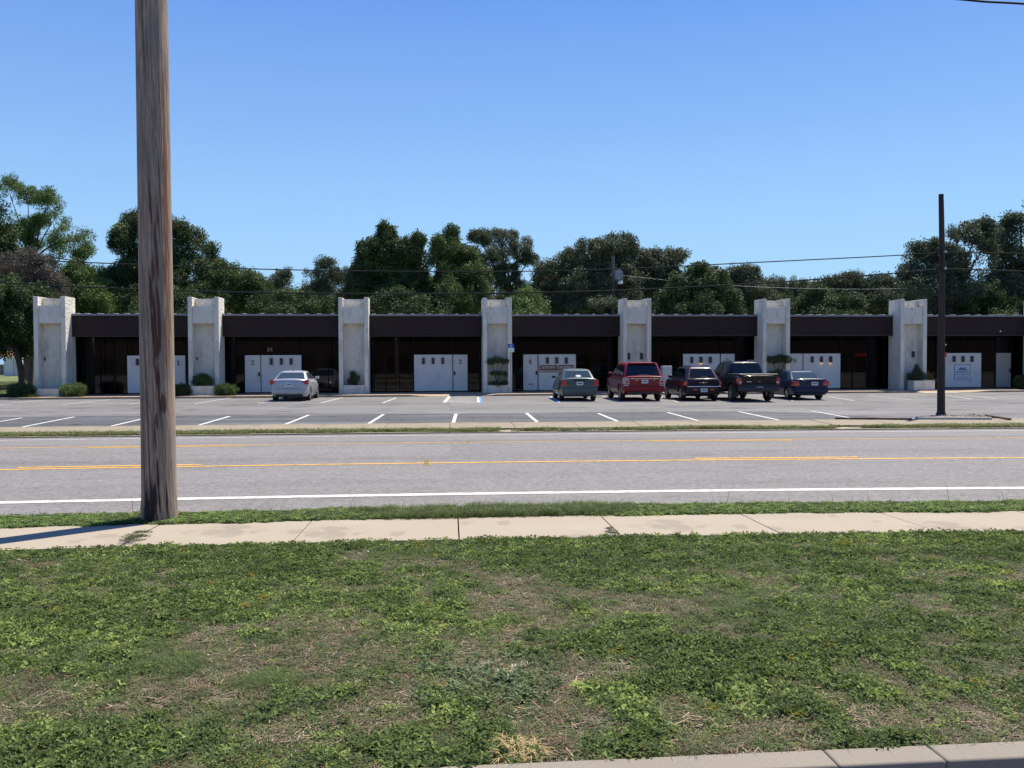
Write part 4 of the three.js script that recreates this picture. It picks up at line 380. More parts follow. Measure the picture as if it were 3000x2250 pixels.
{ const b = onY(468, 1522, 0), z = b.z + 0.2; const g = new THREE.TubeGeometry(new THREE.CatmullRomCurve3([V(b.x - 0.08, 8.1, z), V(-1, 7.1, z), V(2, 6.35, z), onS(2830, 0, -z), onS(3000, 11, -z), V(10, 5.72, z), V(16, 5.9, z)]), 60, 0.012, 6); one('overhead_cable', g, mat.cable, 'near overhead cable crossing the top right corner', 'cable'); }
{ const b = atD(1797, 1100, 61), g = thing('utility_pole', 'distant grey pole with transformer behind the office roof', 'utility pole', [b.x, -0.15, b.z]); const H = atD(1797, 751, 61).y + 0.15; part('shaft', cyl(0.16, 0.11, H, 12), mat.barkGrey, g); const yt = atD(1797, 808, 61).y + 0.15; part('transformer', [cyl(0.27, 0.27, 0.62, 16, 0.34, yt - 0.31, 0.15), ...Array.from({ length: 9 }, (_, k) => new THREE.BoxGeometry(0.03, 0.46, 0.04).translate(0.34 + 0.29 * Math.sin((k - 4) * 0.35), yt, 0.15 + 0.29 * Math.cos((k - 4) * 0.35))), cyl(0.05, 0.03, 0.14, 8, 0.3, yt + 0.31, 0.2), cyl(0.05, 0.03, 0.14, 8, 0.44, yt + 0.31, 0.1)], M([0.28, 0.29, 0.3], 0.6), g); const l = part('lamp_arm', tube([[0.05, yt - 0.42, 0.05], [0.3, yt - 0.38, 0.2], [0.42, yt - 0.4, 0.3]], 0.025), mat.steel, g); part('lamp_head', new THREE.SphereGeometry(0.2, 14, 10, 0, Math.PI * 2, 0, Math.PI * 0.6).translate(0.42, yt - 0.56, 0.34), M([0.75, 0.75, 0.73], 0.4), g); }
// timbers and wheel stop at the lot edge, gravel island by the pole
{ const a = onY(2451, 1230, -0.06), b = onY(2676, 1231.5, -0.06), d = b.clone().sub(a), L = Math.hypot(d.x, d.z); const t = one('edging_timber', rbox(L, 0.1, 0.12, 0.02, 0, 0, 0), mat.timber, 'dark brown edging timber lying at the front of the lot', 'timber'); t.position.set((a.x + b.x) / 2, LOTY + 0.055, (a.z + b.z) / 2 - 0.1); t.rotation.set(0, Math.atan2(-d.z, d.x), 0); 
  const a2 = onY(2688, 1229, -0.05), b2 = onY(2910, 1229.5, -0.05), e = b2.clone().sub(a2), L2 = Math.hypot(e.x, e.z); const w = one('wheel_stop', rbox(L2, 0.12, 0.15, 0.025), mat.concRamp, 'long white concrete kerb stop below the slim pole', 'kerb stop'); w.position.set((a2.x + b2.x) / 2, LOTY + 0.065, (a2.z + b2.z) / 2 - 0.1); w.rotation.y = Math.atan2(-e.z, e.x);
  const c3 = onY(2895, 1220, -0.05), d3 = onY(2958, 1230, -0.05); const k = one('edging_kerb', rbox(Math.hypot(d3.x - c3.x, d3.z - c3.z), 0.1, 0.12, 0.02), mat.timber, 'short dark kerb angled at the right end of gravel island', 'kerb'); k.position.set((c3.x + d3.x) / 2, LOTY + 0.05, (c3.z + d3.z) / 2); k.rotation.y = Math.atan2(-(d3.z - c3.z), d3.x - c3.x);
  const r = rng(71), gc = new THREE.IcosahedronGeometry(1, 0), im = new THREE.InstancedMesh(gc, M([1, 1, 1], 0.95), 1300), m4 = new THREE.Matrix4(), q = new THREE.Quaternion(), col = new THREE.Color(); const p0 = onY(2740, 1226, LOTY), p1 = onY(2900, 1220, LOTY); for (let i = 0; i < 1300; i++) { const t = r(), w2 = (r() - 0.5) * 2.2 * (1 - 0.5 * t), x = mix(p0.x, p1.x, t), z = mix(p0.z, p1.z, t) + w2 * 0.55 - 0.3; q.setFromEuler(new THREE.Euler(r() * 6, r() * 6, r() * 6)); const s = 0.012 + 0.03 * r() * r(); im.setMatrixAt(i, m4.compose(V(x, LOTY + s * 0.6, z), q, V(s * (1 + r()), s * 0.8, s * 1.2))); const k2 = 0.1 + 0.35 * r(); im.setColorAt(i, col.setRGB(k2 * 1.05, k2 * 0.9, k2 * 0.76)); } im.name = 'gravel'; shade(im); scene.add(im); tag(im, 'gravel and leaf litter around the slim pole', 'gravel', null, 'stuff'); }
// electrical cabinet and bench by the building
{ const g = thing('electrical_cabinet', 'pale grey electrical cabinet between the red SUV and purple hatchback', 'cabinet'); g.position.copy(bldg.position); g.rotation.y = BROT; const z = 1.2, x0 = bX(1941, z), x1 = bX(1969, z), y1 = bYv(1074, z); const c = M([0.42, 0.44, 0.43], 0.5); part('body', rbox(x1 - x0, y1 - 0.14, 0.45, 0.02, (x0 + x1) / 2, (y1 + 0.14) / 2, z - 0.24), c, g); part('plinth', box(x0 + 0.03, x1 - 0.03, 0.001, 0.15, z - 0.43, z - 0.05), mat.concKerb, g); part('door_panel', rbox(x1 - x0 - 0.08, y1 - 0.26, 0.02, 0.006, (x0 + x1) / 2, (y1 + 0.14) / 2, z - 0.005), c, g); part('latch', rbox(0.03, 0.12, 0.03, 0.008, x1 - 0.09, y1 * 0.55, z + 0.015), mat.dark, g); }
{ const g = thing('garden_chair', 'reddish wooden garden chair half hidden behind the slim pole', 'chair'); const z = 0.35; g.position.set(0, 0, 0); const o = V(bX(2738, z), 0.001, z).applyMatrix4(bldg.matrixWorld); g.position.copy(o); g.rotation.y = BROT + R(78); const wd = mat.wood, slat = (w, h, d, x, y, zz, rx = 0) => { const q = rbox(w, h, d, 0.006); q.rotateX(rx).translate(x, y, zz); return q; };
  for (let k = 0; k < 4; k++) part('back_slat', slat(0.1, 0.75, 0.02, -0.19 + k * 0.127, 0.72, -0.32, -0.28), wd, g); for (let k = 0; k < 4; k++) part('seat_slat', slat(0.56, 0.02, 0.1, 0, 0.36 + k * 0.022, -0.16 + k * 0.125), wd, g); for (const s of [-1, 1]) { part('arm', slat(0.1, 0.025, 0.62, s * 0.32, 0.6, 0.0), wd, g); part('leg', slat(0.05, 0.6, 0.08, s * 0.3, 0.3, 0.27), wd, g); part('leg', slat(0.05, 0.75, 0.08, s * 0.27, 0.3, -0.28, -0.5), wd, g); } }
// beyond the lawn on the far left
{ const b = onY(36, 1100, -0.2), g = thing('garden_shed', 'small white garden shed on the far left lawn', 'shed', [b.x, -0.3, b.z], R(10)); const k = -b.z / F, w = 42 * k, h = 52 * k; part('wall', [box(-w / 2, w * 0.08, 0, h, -1.5, 0), box(w * 0.12, w / 2, 0, h * 0.94, -1.4, 0.1)], M([0.6, 0.6, 0.6], 0.8), g); part('roof', [rbox(w * 0.75, 0.12, 1.9, 0.03, -w * 0.2, h + 0.06, -0.7), rbox(w * 0.5, 0.12, 1.9, 0.03, w * 0.3, h * 0.94 + 0.07, -0.6)], M([0.8, 0.8, 0.8], 0.6), g); part('door', box(w * 0.18, w * 0.42, 0.05, h * 0.8, 0.1, 0.13), M([0.5, 0.45, 0.4], 0.8), g); }
{ const b = onY(60, 1098, -0.2), z = b.z - 3, k = -z / F, g = thing('wooden_fence', 'weathered grey board fence across the far left lawn', 'fence', [onS(30, 1090, -z).x, -0.3, z]); const gm = [M([0.16, 0.145, 0.14], 0.9), M([0.2, 0.18, 0.17], 0.9), M([0.13, 0.12, 0.12], 0.9)], geo = rbox(0.145, 1.75, 0.025, 0.004, 0, 0.9, 0); for (let i = 0; i < 170; i++) part('board', geo, gm[(i * 7 + (i >> 2)) % 3], g, [-21.4 + i * 0.155, (i * 13 % 5) * 0.008, 0]); part('rail', box(-21.4, 5, 0.4, 0.5, -0.06, -0.014), gm[0], g); part('rail', box(-21.4, 5, 1.35, 1.45, -0.06, -0.014), gm[0], g); }
{ const z = -100, p = onS(150, 1040, 100), g = thing('brick_house', 'low brick house with brown roof behind the far left fence', 'house', [p.x, -0.3, z]); part('wall', box(-3, 3, 0, 2.7, -8, 0), M([0.3, 0.15, 0.1], 0.9), g); const s = new THREE.Shape(); s.moveTo(-8.4, 0); s.lineTo(0, 2.3); s.lineTo(0.6, 0); part('roof', new THREE.ExtrudeGeometry(s, { depth: 6.6, bevelEnabled: false }).rotateY(Math.PI / 2).translate(-3.3, 2.7, 0), M([0.25, 0.12, 0.07], 0.9), g); part('window', box(-2, -0.6, 1, 2.1, 0, 0.05), mat.dark, g); part('window', box(1, 2.4, 1, 2.1, 0, 0.05), mat.dark, g); }
// the building opposite, behind the camera, that the dark glass mirrors
{ const g = thing('brick_shop', 'long brown brick building across the near lot behind the viewer', 'building', [4, -0.13, 36]); part('wall', box(-140, 140, 0, 5.6, 0, 10), M([0.085, 0.068, 0.058], 0.9, { map: tBrown }), g); part('parapet', box(-140.2, 140.2, 5.6, 6.3, -0.2, 10.2), M([0.2, 0.17, 0.14], 0.8), g); for (let i = -10; i < 23; i++) part('shop_window', box(-28 + i * 4.8, -25 + i * 4.8, 0.5, 2.7, -0.03, -0.001), mat.dark, g); }
// ---------- vegetation ----------
function leafClump(seed, n, size, shape = 'ball', aspect = 0.55) { const r = rng(seed), pos = []; for (let i = 0; i < n; i++) { let p; do { p = V(r() * 2 - 1, r() * 2 - 1, r() * 2 - 1); } while (p.length() > 1); const q = new THREE.Quaternion().setFromEuler(new THREE.Euler(r() * 6.3, r() * 6.3, r() * 6.3)), L = size * (0.7 + 0.6 * r()), w = L * aspect * 0.5, f = 0.12 * L; const a = [V(0, 0, 0), V(-w, f, L * 0.5), V(0, 0, L), V(w, f, L * 0.5)].map((v) => v.applyQuaternion(q).add(p)); pos.push(a[0], a[1], a[2], a[0], a[2], a[3]); }
  const g = new THREE.BufferGeometry(); g.setAttribute('position', new THREE.Float32BufferAttribute(pos.flatMap((v) => [v.x, v.y, v.z]), 3)); g.computeVertexNormals(); return g; }
function twigClump(seed, n) { const r = rng(seed), gs = []; for (let i = 0; i < n; i++) { const d = V(r() * 2 - 1, r() * 1.4 - 0.9, r() * 2 - 1).normalize(), s = V(r() * 1.4 - 0.7, r() * 1.4 - 0.7, r() * 1.4 - 0.7), e = s.clone().addScaledVector(d, 0.9 + 0.6 * r()), t = V(d.z, 0.3, -d.x).normalize().multiplyScalar(0.02); gs.push(s.clone().sub(t), s.clone().add(t), e, s.clone().sub(V(0, 0.02, 0)), s.clone().add(V(0, 0.02, 0)), e); } const g = new THREE.BufferGeometry(); g.setAttribute('position', new THREE.Float32BufferAttribute(gs.flatMap((v) => [v.x, v.y, v.z]), 3)); g.computeVertexNormals(); return g; }
const leafM = M([1, 1, 1], 0.6, { transmission: 0.45, thickness: 0, specularIntensity: 0.35 }), twigM = M([1, 1, 1], 0.95);
const CL = { oak: [leafClump(1, 44, 0.38), leafClump(2, 44, 0.38)], fine: [leafClump(3, 80, 0.2, 'ball', 0.5), leafClump(4, 80, 0.2, 'ball', 0.5)], broad: [leafClump(5, 46, 0.34, 'ball', 0.7), leafClump(6, 46, 0.34, 'ball', 0.7)], twig: [twigClump(7, 60), twigClump(8, 60)] };
const m4 = new THREE.Matrix4(), qq = new THREE.Quaternion(), cc = new THREE.Color();
function crown(lobes, base, o, r) { // lobes: centre (world), rx, ry, rz metres
  const out = []; for (const L of lobes) { const A = L.rx * L.ry * Math.PI, N = Math.max(10, Math.round(A * o.dens / (o.cs * o.cs))); for (let i = 0; i < N; i++) { let d; do { d = V(r() * 2 - 1, r() * 2 - 1, r() * 2 - 1); } while (d.length() > 1 || d.length() < 0.05); const len = d.length(); d.divideScalar(len); const rad = Math.pow(len, 0.6) * (0.78 + 0.5 * fbm(d.x * 2.3 + L.c.x, d.y * 2.3 + d.z * 1.7 + L.c.y, o.seed, 3)); const p = V(d.x * L.rx * rad, d.y * L.ry * rad, d.z * L.rz * rad).add(L.c);
      if (fbm(p.x * 0.9 / o.hole, p.y * 0.9 / o.hole + p.z * 0.6, o.seed + 5, 2) < o.gap) continue; out.push(p); } }
  const geos = CL[o.leaf], im = new THREE.InstancedMesh(geos[o.seed % geos.length], o.leaf === 'twig' ? twigM : leafM, out.length); out.forEach((p, i) => { qq.setFromEuler(new THREE.Euler(r() * 6.3, r() * 6.3, r() * 6.3)); const s = o.cs * (0.65 + 0.7 * r()); im.setMatrixAt(i, m4.compose(p.sub(base), qq, V(s, s * 0.85, s))); const t = r(), c = mix3(o.c0, o.c1, t * t), k = 0.8 + 0.45 * r(); im.setColorAt(i, cc.setRGB(c[0] * k, c[1] * k, c[2] * k)); }); im.name = 'crown'; im.userData.kind = 'stuff'; shade(im); return im; }
function tree(o) { const r = rng(o.seed * 31 + 7), k = o.d / F, lobes = o.lobes.map(([x, y, rx, ry]) => { const c = atD(x, y, o.d + (r() - 0.5) * 0.5 * rx * k * 2); return { c, rx: rx * k, ry: ry * k, rz: Math.max(rx, ry) * k * 1.05 }; }); for (const L of lobes.slice()) for (let q = 0; q < 9; q++) { const a = r() * 6.283, b = r() * 1.7 - 0.5, d = V(Math.cos(a) * Math.cos(b), Math.sin(b), Math.sin(a) * Math.cos(b)), s = 0.14 + 0.22 * r(), e = 0.95 + 0.2 * r(); lobes.push({ c: L.c.clone().add(V(d.x * L.rx * e, d.y * L.ry * e, d.z * L.rz * e)), rx: L.rx * s, ry: L.ry * s * (1 + 0.9 * r()), rz: L.rz * s, small: 1 }); }
  const base = atD(o.trunk, 1120, o.d); base.y = -0.32; const g = thing(o.name, o.label, o.cat || 'tree', [base.x, base.y, base.z], 0, o.group);
  const big = lobes.filter((l) => !l.small), mean = big.reduce((s, l) => s.add(l.c), V()).divideScalar(big.length), low = Math.min(...lobes.map((l) => l.c.y - l.ry)), forkY = Math.max(1.2, mix(low, mean.y, 0.25)); const fork = V(mix(base.x, mean.x, 0.4), forkY, mix(base.z, mean.z, 0.4)), R0 = (o.r0 || 0.22); const loc = (v) => v.clone().sub(base);
  const gs = [tube([loc(base), loc(base).lerp(loc(fork), 0.5).add(V(0.12, 0, 0)), loc(fork)], R0 * 1.25, R0 * 0.8, 9, 8)]; for (const L of lobes) if (!L.small) { const c = loc(L.c), f = loc(fork), mid = f.clone().lerp(c, 0.5).add(V((r() - 0.5) * 0.6, 0.25, (r() - 0.5) * 0.6)), rr = R0 * 0.45 * Math.min(1, 0.5 + L.rx / 3); gs.push(tube([f, mid, c], rr, rr * 0.35, 6, 7)); for (let q = 0; q < 5; q++) { const e = c.clone().add(V((r() - 0.5) * 1.7 * L.rx, (r() - 0.25) * 1.4 * L.ry, (r() - 0.5) * 1.7 * L.rz)); gs.push(tube([c.clone().lerp(mid, 0.35 * r()), c.clone().lerp(e, 0.5).add(V(0, 0.1, 0)), e], rr * 0.32, rr * 0.1, 5, 4)); } }
  part('trunk', mergeGeometries(gs.map(ni)), o.bark || mat.bark, g); g.add(crown(lobes, base, { cs: 0.36, dens: 3.6, gap: 0.3, hole: 1, leaf: 'oak', ...o, dens: (o.dens || 3.6) * 1.2, gap: (o.gap || 0.3) + 0.03 }, r)); return g; }
const G = { dark: [[0.045, 0.077, 0.025], [0.140, 0.196, 0.059]], mid: [[0.059, 0.098, 0.028], [0.182, 0.245, 0.070]], bright: [[0.084, 0.140, 0.036], [0.252, 0.336, 0.091]], blue: [[0.063, 0.084, 0.048], [0.168, 0.203, 0.105]], grey: [[0.077, 0.095, 0.050], [0.210, 0.238, 0.119]], dead: [[0.09, 0.08, 0.06], [0.22, 0.195, 0.15]] };
const T = (seed, d, trunk, name, label, col, lobes, o = {}) => tree({ seed, d, trunk, name, label, c0: G[col][0], c1: G[col][1], lobes, group: 'trees behind the offices', ...o });
T(1, 66, 90, 'broadleaf_tree', 'tall airy light green tree at the far left edge', 'bright', [[30, 575, 24, 50], [82, 590, 24, 46], [135, 605, 42, 48], [62, 655, 55, 50], [112, 685, 52, 55], [215, 705, 54, 46], [195, 762, 46, 34], [40, 720, 50, 50], [160, 640, 35, 40]], { gap: 0.46, hole: 0.6, dens: 2.4, cs: 0.3, r0: 0.2, bark: mat.barkGrey });
T(2, 60, -30, 'conifer_tree', 'dark narrow tree crown cut by the left frame edge', 'dark', [[-12, 690, 36, 70], [-20, 780, 60, 70], [20, 740, 30, 50], [-120, 700, 80, 110]]);
T(3, 54, 66, 'shade_tree', 'dark shade tree with visible trunk left of the first tower', 'dark', [[-30, 900, 80, 90], [45, 955, 62, 60], [90, 900, 40, 60], [15, 1010, 75, 32], [90, 985, 30, 30], [-110, 960, 80, 80]], { r0: 0.19, dens: 4.2 });
T(4, 58, 90, 'bare_tree', 'grey brown twiggy dying tree behind the first tower', 'dead', [[55, 780, 75, 45], [115, 815, 60, 45], [30, 835, 55, 45], [150, 850, 55, 40], [95, 860, 60, 35]], { cs: 0.28, dens: 2.6, gap: 0.4, bark: mat.barkGrey, r0: 0.12, c0: G.dead[0], c1: G.dead[1] });
T(5, 63, 240, 'young_tree', 'bright green low tree between first tower and big pole', 'bright', [[235, 815, 48, 40], [275, 860, 55, 45], [225, 880, 55, 42], [175, 895, 60, 40], [300, 900, 50, 40]], { r0: 0.12 });
T(6, 66, 440, 'oak_tree', 'tall dark oak standing behind the big pole', 'dark', [[395, 658, 32, 30], [375, 715, 42, 34], [425, 700, 45, 55], [470, 690, 40, 40], [525, 672, 24, 26], [550, 725, 52, 50], [598, 768, 40, 44], [450, 785, 85, 60], [380, 820, 60, 55], [310, 835, 46, 46], [550, 830, 80, 60], [440, 880, 110, 50], [330, 890, 60, 45]], { r0: 0.3, dens: 4.2 });
T(7, 64, 700, 'broadleaf_tree', 'mid green rounded tree right of the big pole', 'mid', [[655, 812, 46, 34], [715, 838, 50, 38], [630, 865, 66, 48], [755, 868, 44, 44], [690, 890, 80, 40]]);
T(8, 84, 880, 'broadleaf_tree', 'pale bluish thin tree seen between second and third towers', 'blue', [[830, 835, 40, 36], [885, 830, 40, 36], [955, 812, 44, 38], [1000, 805, 26, 26], [860, 880, 70, 44], [960, 875, 60, 50]], { gap: 0.4, dens: 3.2, bark: mat.barkGrey });
T(9, 62, 1130, 'oak_tree', 'dark green pointed tree above the third tower', 'dark', [[1132, 688, 18, 24], [1128, 722, 36, 26], [1098, 742, 34, 32], [1160, 745, 40, 36], [1065, 742, 13, 20], [1072, 785, 24, 26], [1228, 705, 12, 20], [1208, 738, 28, 32], [1120, 795, 70, 46], [1055, 830, 42, 44], [1185, 825, 62, 55], [1110, 870, 95, 48]], { dens: 4.4, r0: 0.26 });
T(10, 63, 1330, 'oak_tree', 'dark green tree with one spire left of the fourth tower', 'mid', [[1322, 692, 20, 24], [1305, 730, 46, 30], [1275, 758, 30, 34], [1362, 762, 44, 36], [1332, 808, 74, 48], [1252, 845, 44, 52], [1390, 845, 44, 52], [1330, 880, 90, 42]], { dens: 4.4, r0: 0.26 });
T(11, 86, 1500, 'live_oak', 'distant spreading live oak with sky gaps above fourth tower', 'grey', [[1470, 705, 62, 24], [1405, 702, 28, 22], [1530, 728, 34, 24], [1548, 764, 24, 14], [1470, 752, 50, 20], [1425, 775, 30, 20], [1440, 832, 44, 28], [1515, 850, 34, 34], [1480, 795, 40, 18]], { gap: 0.36, hole: 0.9, r0: 0.35, c0: G.blue[0] });
T(12, 64, 1760, 'live_oak', 'broad rounded grey green live oak behind the fifth tower', 'grey', [[1795, 730, 62, 34], [1725, 757, 62, 40], [1650, 790, 54, 42], [1600, 822, 40, 40], [1855, 768, 58, 42], [1930, 775, 48, 34], [1978, 762, 26, 26], [1700, 830, 85, 50], [1800, 835, 85, 50], [1620, 880, 75, 45], [1880, 850, 65, 48], [1960, 825, 38, 34], [1760, 885, 120, 40]], { r0: 0.35, gap: 0.33, dens: 3.9 });
T(13, 59, 2060, 'broadleaf_tree', 'dense dark green small tree left of the sixth tower', 'dark', [[2050, 800, 36, 18], [2030, 848, 54, 40], [2088, 845, 50, 46], [2060, 890, 80, 38], [2130, 890, 40, 36]], { dens: 4.4, leaf: 'broad' });
T(14, 74, 2180, 'live_oak', 'grey green bushy tree behind the sixth tower', 'grey', [[2182, 810, 36, 24], [2150, 850, 54, 40], [2205, 860, 54, 44], [2118, 832, 28, 34], [2190, 895, 80, 36]]);
T(15, 80, 2310, 'live_oak', 'low grey green tree right of the sixth tower', 'grey', [[2285, 850, 48, 32], [2250, 885, 50, 38], [2340, 868, 48, 32], [2300, 900, 80, 34]]);
T(16, 78, 2480, 'live_oak', 'low rounded tree midway between sixth and seventh towers', 'grey', [[2475, 838, 46, 30], [2420, 862, 44, 32], [2520, 862, 44, 36], [2450, 898, 90, 36]]);
T(17, 76, 2590, 'live_oak', 'low tree just left of the seventh tower', 'blue', [[2590, 845, 44, 34], [2550, 875, 44, 36], [2625, 860, 40, 40], [2580, 900, 80, 34]]);
T(18, 57, 2780, 'live_oak', 'big dark oak with sky gaps behind the slim pole', 'blue', [[2705, 765, 44, 34], [2735, 735, 40, 34], [2805, 700, 52, 34], [2868, 678, 40, 26], [2780, 780, 60, 42], [2860, 760, 50, 44], [2700, 850, 66, 48], [2800, 865, 90, 50], [2670, 800, 30, 30]], { gap: 0.38, r0: 0.3, hole: 0.8 });
T(19, 60, 2960, 'live_oak', 'tall dark oak at the right edge of view', 'blue', [[2930, 705, 50, 40], [2990, 665, 42, 32], [3060, 650, 60, 40], [2970, 775, 62, 50], [2920, 860, 80, 50], [3060, 780, 80, 60], [3040, 880, 90, 50], [3160, 740, 80, 80]], { gap: 0.37, r0: 0.32, hole: 0.8 });
for (const [sd, x, w, d, l] of [[31, 520, 130, 58, 'dark undergrowth shrub behind the roof beside the second tower'], [32, 860, 130, 60, 'undergrowth shrub behind the roof between second and third towers'], [33, 1200, 130, 58, 'dark undergrowth shrub behind the roof beside the third tower'], [34, 1545, 70, 60, 'rounded pale shrub behind the roof just right of fourth tower'], [35, 1990, 110, 60, 'dark undergrowth shrub behind the roof right of fifth tower'], [36, 2400, 140, 64, 'undergrowth shrub behind the roof right of sixth tower'], [37, 2880, 150, 58, 'dark undergrowth shrub behind the roof at far right']]) T(sd, d, x, 'undergrowth_shrub', l, sd === 34 ? 'bright' : 'dark', [[x - w * 0.5, 905, w * 0.4, 36], [x, 895, w * 0.42, 40], [x + w * 0.5, 908, w * 0.4, 34], [x, 960, w * 0.9, 50]], { r0: 0.08, cat: 'shrub', group: 'undergrowth behind the roof' });

for (let i = 0; i < 11; i++) { const x = 120 + i * 262, y = [915, 895, 880, 885, 885, 890, 890, 890, 885, 890, 885][i], rr = rng(900 + i), L = []; for (let q = 0; q < 6; q++) L.push([x + (q - 2.5) * 52 + 20 * rr(), y + 26 * (rr() - 0.5), 40 + 14 * rr(), 30 + 12 * rr()], [x + (q - 2.5) * 52, y + 52, 46, 40]); T(60 + i, 94 + 6 * rr(), x, 'distant_tree', 'distant green tree low over the roof, ' + ['behind the first tower', 'behind the big pole', 'right of the second tower', 'left of the third tower', 'right of the third tower', 'behind the fourth tower', 'left of the fifth tower', 'right of the fifth tower', 'behind the sixth tower', 'left of the seventh tower', 'behind the slim pole'][i], i % 3 ? 'grey' : 'mid', L, { cs: 0.6, dens: 2.6, group: 'distant trees beyond the near ones' }); }
// bushes by the offices
function bush(name, label, cat, c, lobes, o = {}) { // c: base world, lobes relative [x,y,z,rx,ry,rz]
  const r = rng(o.seed || 3), g = thing(name, label, cat, [c.x, c.y, c.z], 0, o.group), L = lobes.map(([x, y, z, rx, ry, rz]) => ({ c: V(x, y, z).add(c), rx, ry, rz })), gs = []; for (const l of L) { const e = l.c.clone().sub(c); gs.push(tube([[o.sx || 0, 0, 0], [mix(o.sx || 0, e.x, 0.45) + (o.bendx || 0), e.y * 0.55, e.z * 0.5], [e.x, e.y, e.z]], o.sr || 0.025, (o.sr || 0.025) * 0.5, 6, 6)); for (let q = 0; q < 4; q++) { const t = e.clone().add(V((r() - 0.5) * 1.5 * l.rx, (r() - 0.3) * 1.2 * l.ry, (r() - 0.5) * 1.5 * l.rz)); gs.push(tube([e, e.clone().lerp(t, 0.5), t], 0.01, 0.004, 4, 3)); } }
  part('stem', mergeGeometries(gs.map(ni)), mat.bark, g); const cr = crown(L, c, { cs: 0.12, dens: 3.2, gap: 0.1, hole: 0.3, leaf: 'oak', seed: o.seed || 3, c0: G.dark[0], c1: G.mid[1], ...o, dens: (o.dens || 3.2) * 1.7 }, r); cr.name = 'foliage'; g.add(cr); return g; }
const toW = (x, y, z) => V(x, y, z).applyMatrix4(bldg.matrixWorld);
const hedge = (px, w, h, z, label, col, seed) => { w *= 0.88; h *= 0.9; const c = toW(bX(px, z), 0.0, z); return bush('clipped_shrub', label, 'shrub', c, [[-w * 0.3, h * 0.52, 0, w * 0.26, h * 0.45, 0.42], [0.02, h * 0.55, 0.05, w * 0.28, h * 0.46, 0.45], [w * 0.3, h * 0.5, 0, w * 0.26, h * 0.43, 0.42], [-w * 0.15, h * 0.3, 0.12, w * 0.3, h * 0.3, 0.4], [w * 0.18, h * 0.3, 0.12, w * 0.3, h * 0.3, 0.4]], { seed, c0: G[col][0], c1: G[col][1], dens: 3.6, group: 'clipped shrubs along the walk' }); };
hedge(61, 1.3, 0.78, 1.55, 'dark clipped shrub left of the first tower', 'dark', 41); hedge(216, 1.22, 0.72, 1.6, 'sunlit green clipped shrub right of the first tower', 'bright', 42); hedge(531, 0.95, 0.64, 1.5, 'dark clipped shrub just left of the second tower', 'dark', 43); hedge(662, 1.15, 0.62, 1.6, 'sunlit clipped shrub right of the second tower', 'mid', 44); hedge(3000, 0.9, 0.9, 1.3, 'dark clipped shrub cut by the right frame edge', 'dark', 45);
const inTower = (i, x, y, z) => toW(towers[i] + x, y, z);
bush('planter_shrub', 'round dark shrub in the second tower planter', 'shrub', inTower(1, -0.05, 0.44, 0.95), [[-0.22, 0.32, 0, 0.26, 0.28, 0.22], [0.05, 0.38, 0.02, 0.3, 0.32, 0.24], [0.24, 0.3, 0.02, 0.24, 0.26, 0.22]], { seed: 51, c0: G.dark[0], c1: G.bright[1], dens: 3.4 });
bush('planter_shrub', 'small wispy shrub in the third tower planter', 'shrub', inTower(2, -0.05, 0.42, 0.6), [[0, 0.3, 0, 0.26, 0.26, 0.2], [-0.02, 0.6, 0.02, 0.12, 0.22, 0.12], [0.12, 0.48, 0, 0.14, 0.16, 0.12]], { seed: 52, c0: G.blue[0], c1: G.mid[1], gap: 0.3, dens: 2.6 });
bush('topiary', 'three tiered topiary bush in the fourth tower planter', 'topiary', inTower(3, -0.02, 0.37, 0.62), [[-0.3, 1.36, 0.1, 0.34, 0.15, 0.3], [0.02, 1.48, 0.1, 0.24, 0.15, 0.25], [0.36, 1.38, 0.1, 0.32, 0.14, 0.3], [-0.12, 0.72, 0.1, 0.28, 0.1, 0.24], [0.22, 0.7, 0.1, 0.28, 0.1, 0.24], [0.48, 0.64, 0.14, 0.12, 0.14, 0.14], [-0.25, 0.12, 0.1, 0.24, 0.12, 0.2], [0.1, 0.1, 0.1, 0.28, 0.12, 0.2], [0.42, 0.17, 0.14, 0.14, 0.17, 0.14]], { seed: 53, c0: G.blue[0], c1: G.bright[1], sr: 0.022, dens: 2.2, cs: 0.075 });
bush('topiary', 'flat topped topiary bush before the sixth tower', 'topiary', inTower(5, 0.1, 0.37, 0.72), [[-0.32, 1.42, 0.15, 0.38, 0.2, 0.35], [0.1, 1.46, 0.15, 0.36, 0.22, 0.35], [0.46, 1.42, 0.15, 0.34, 0.2, 0.32], [-0.3, 0.5, 0.1, 0.3, 0.24, 0.25], [0.1, 0.55, 0.1, 0.36, 0.26, 0.25], [0.4, 0.45, 0.1, 0.26, 0.22, 0.22]], { seed: 54, c0: G.blue[0], c1: G.mid[1], sr: 0.03, cs: 0.085, dens: 2.4 });
bush('planter_shrub', 'pointed dark conifer shrub in the seventh tower planter', 'shrub', inTower(6, 0.05, 0.5, 1.1), [[0, 0.25, 0, 0.36, 0.24, 0.25], [0.0, 0.5, 0, 0.22, 0.22, 0.2], [0, 0.74, 0, 0.11, 0.18, 0.1], [-0.38, 0.28, 0, 0.18, 0.14, 0.16], [0.4, 0.3, 0, 0.16, 0.16, 0.16]], { seed: 55, gap: 0.2, c0: G.blue[0], c1: G.dark[1] });

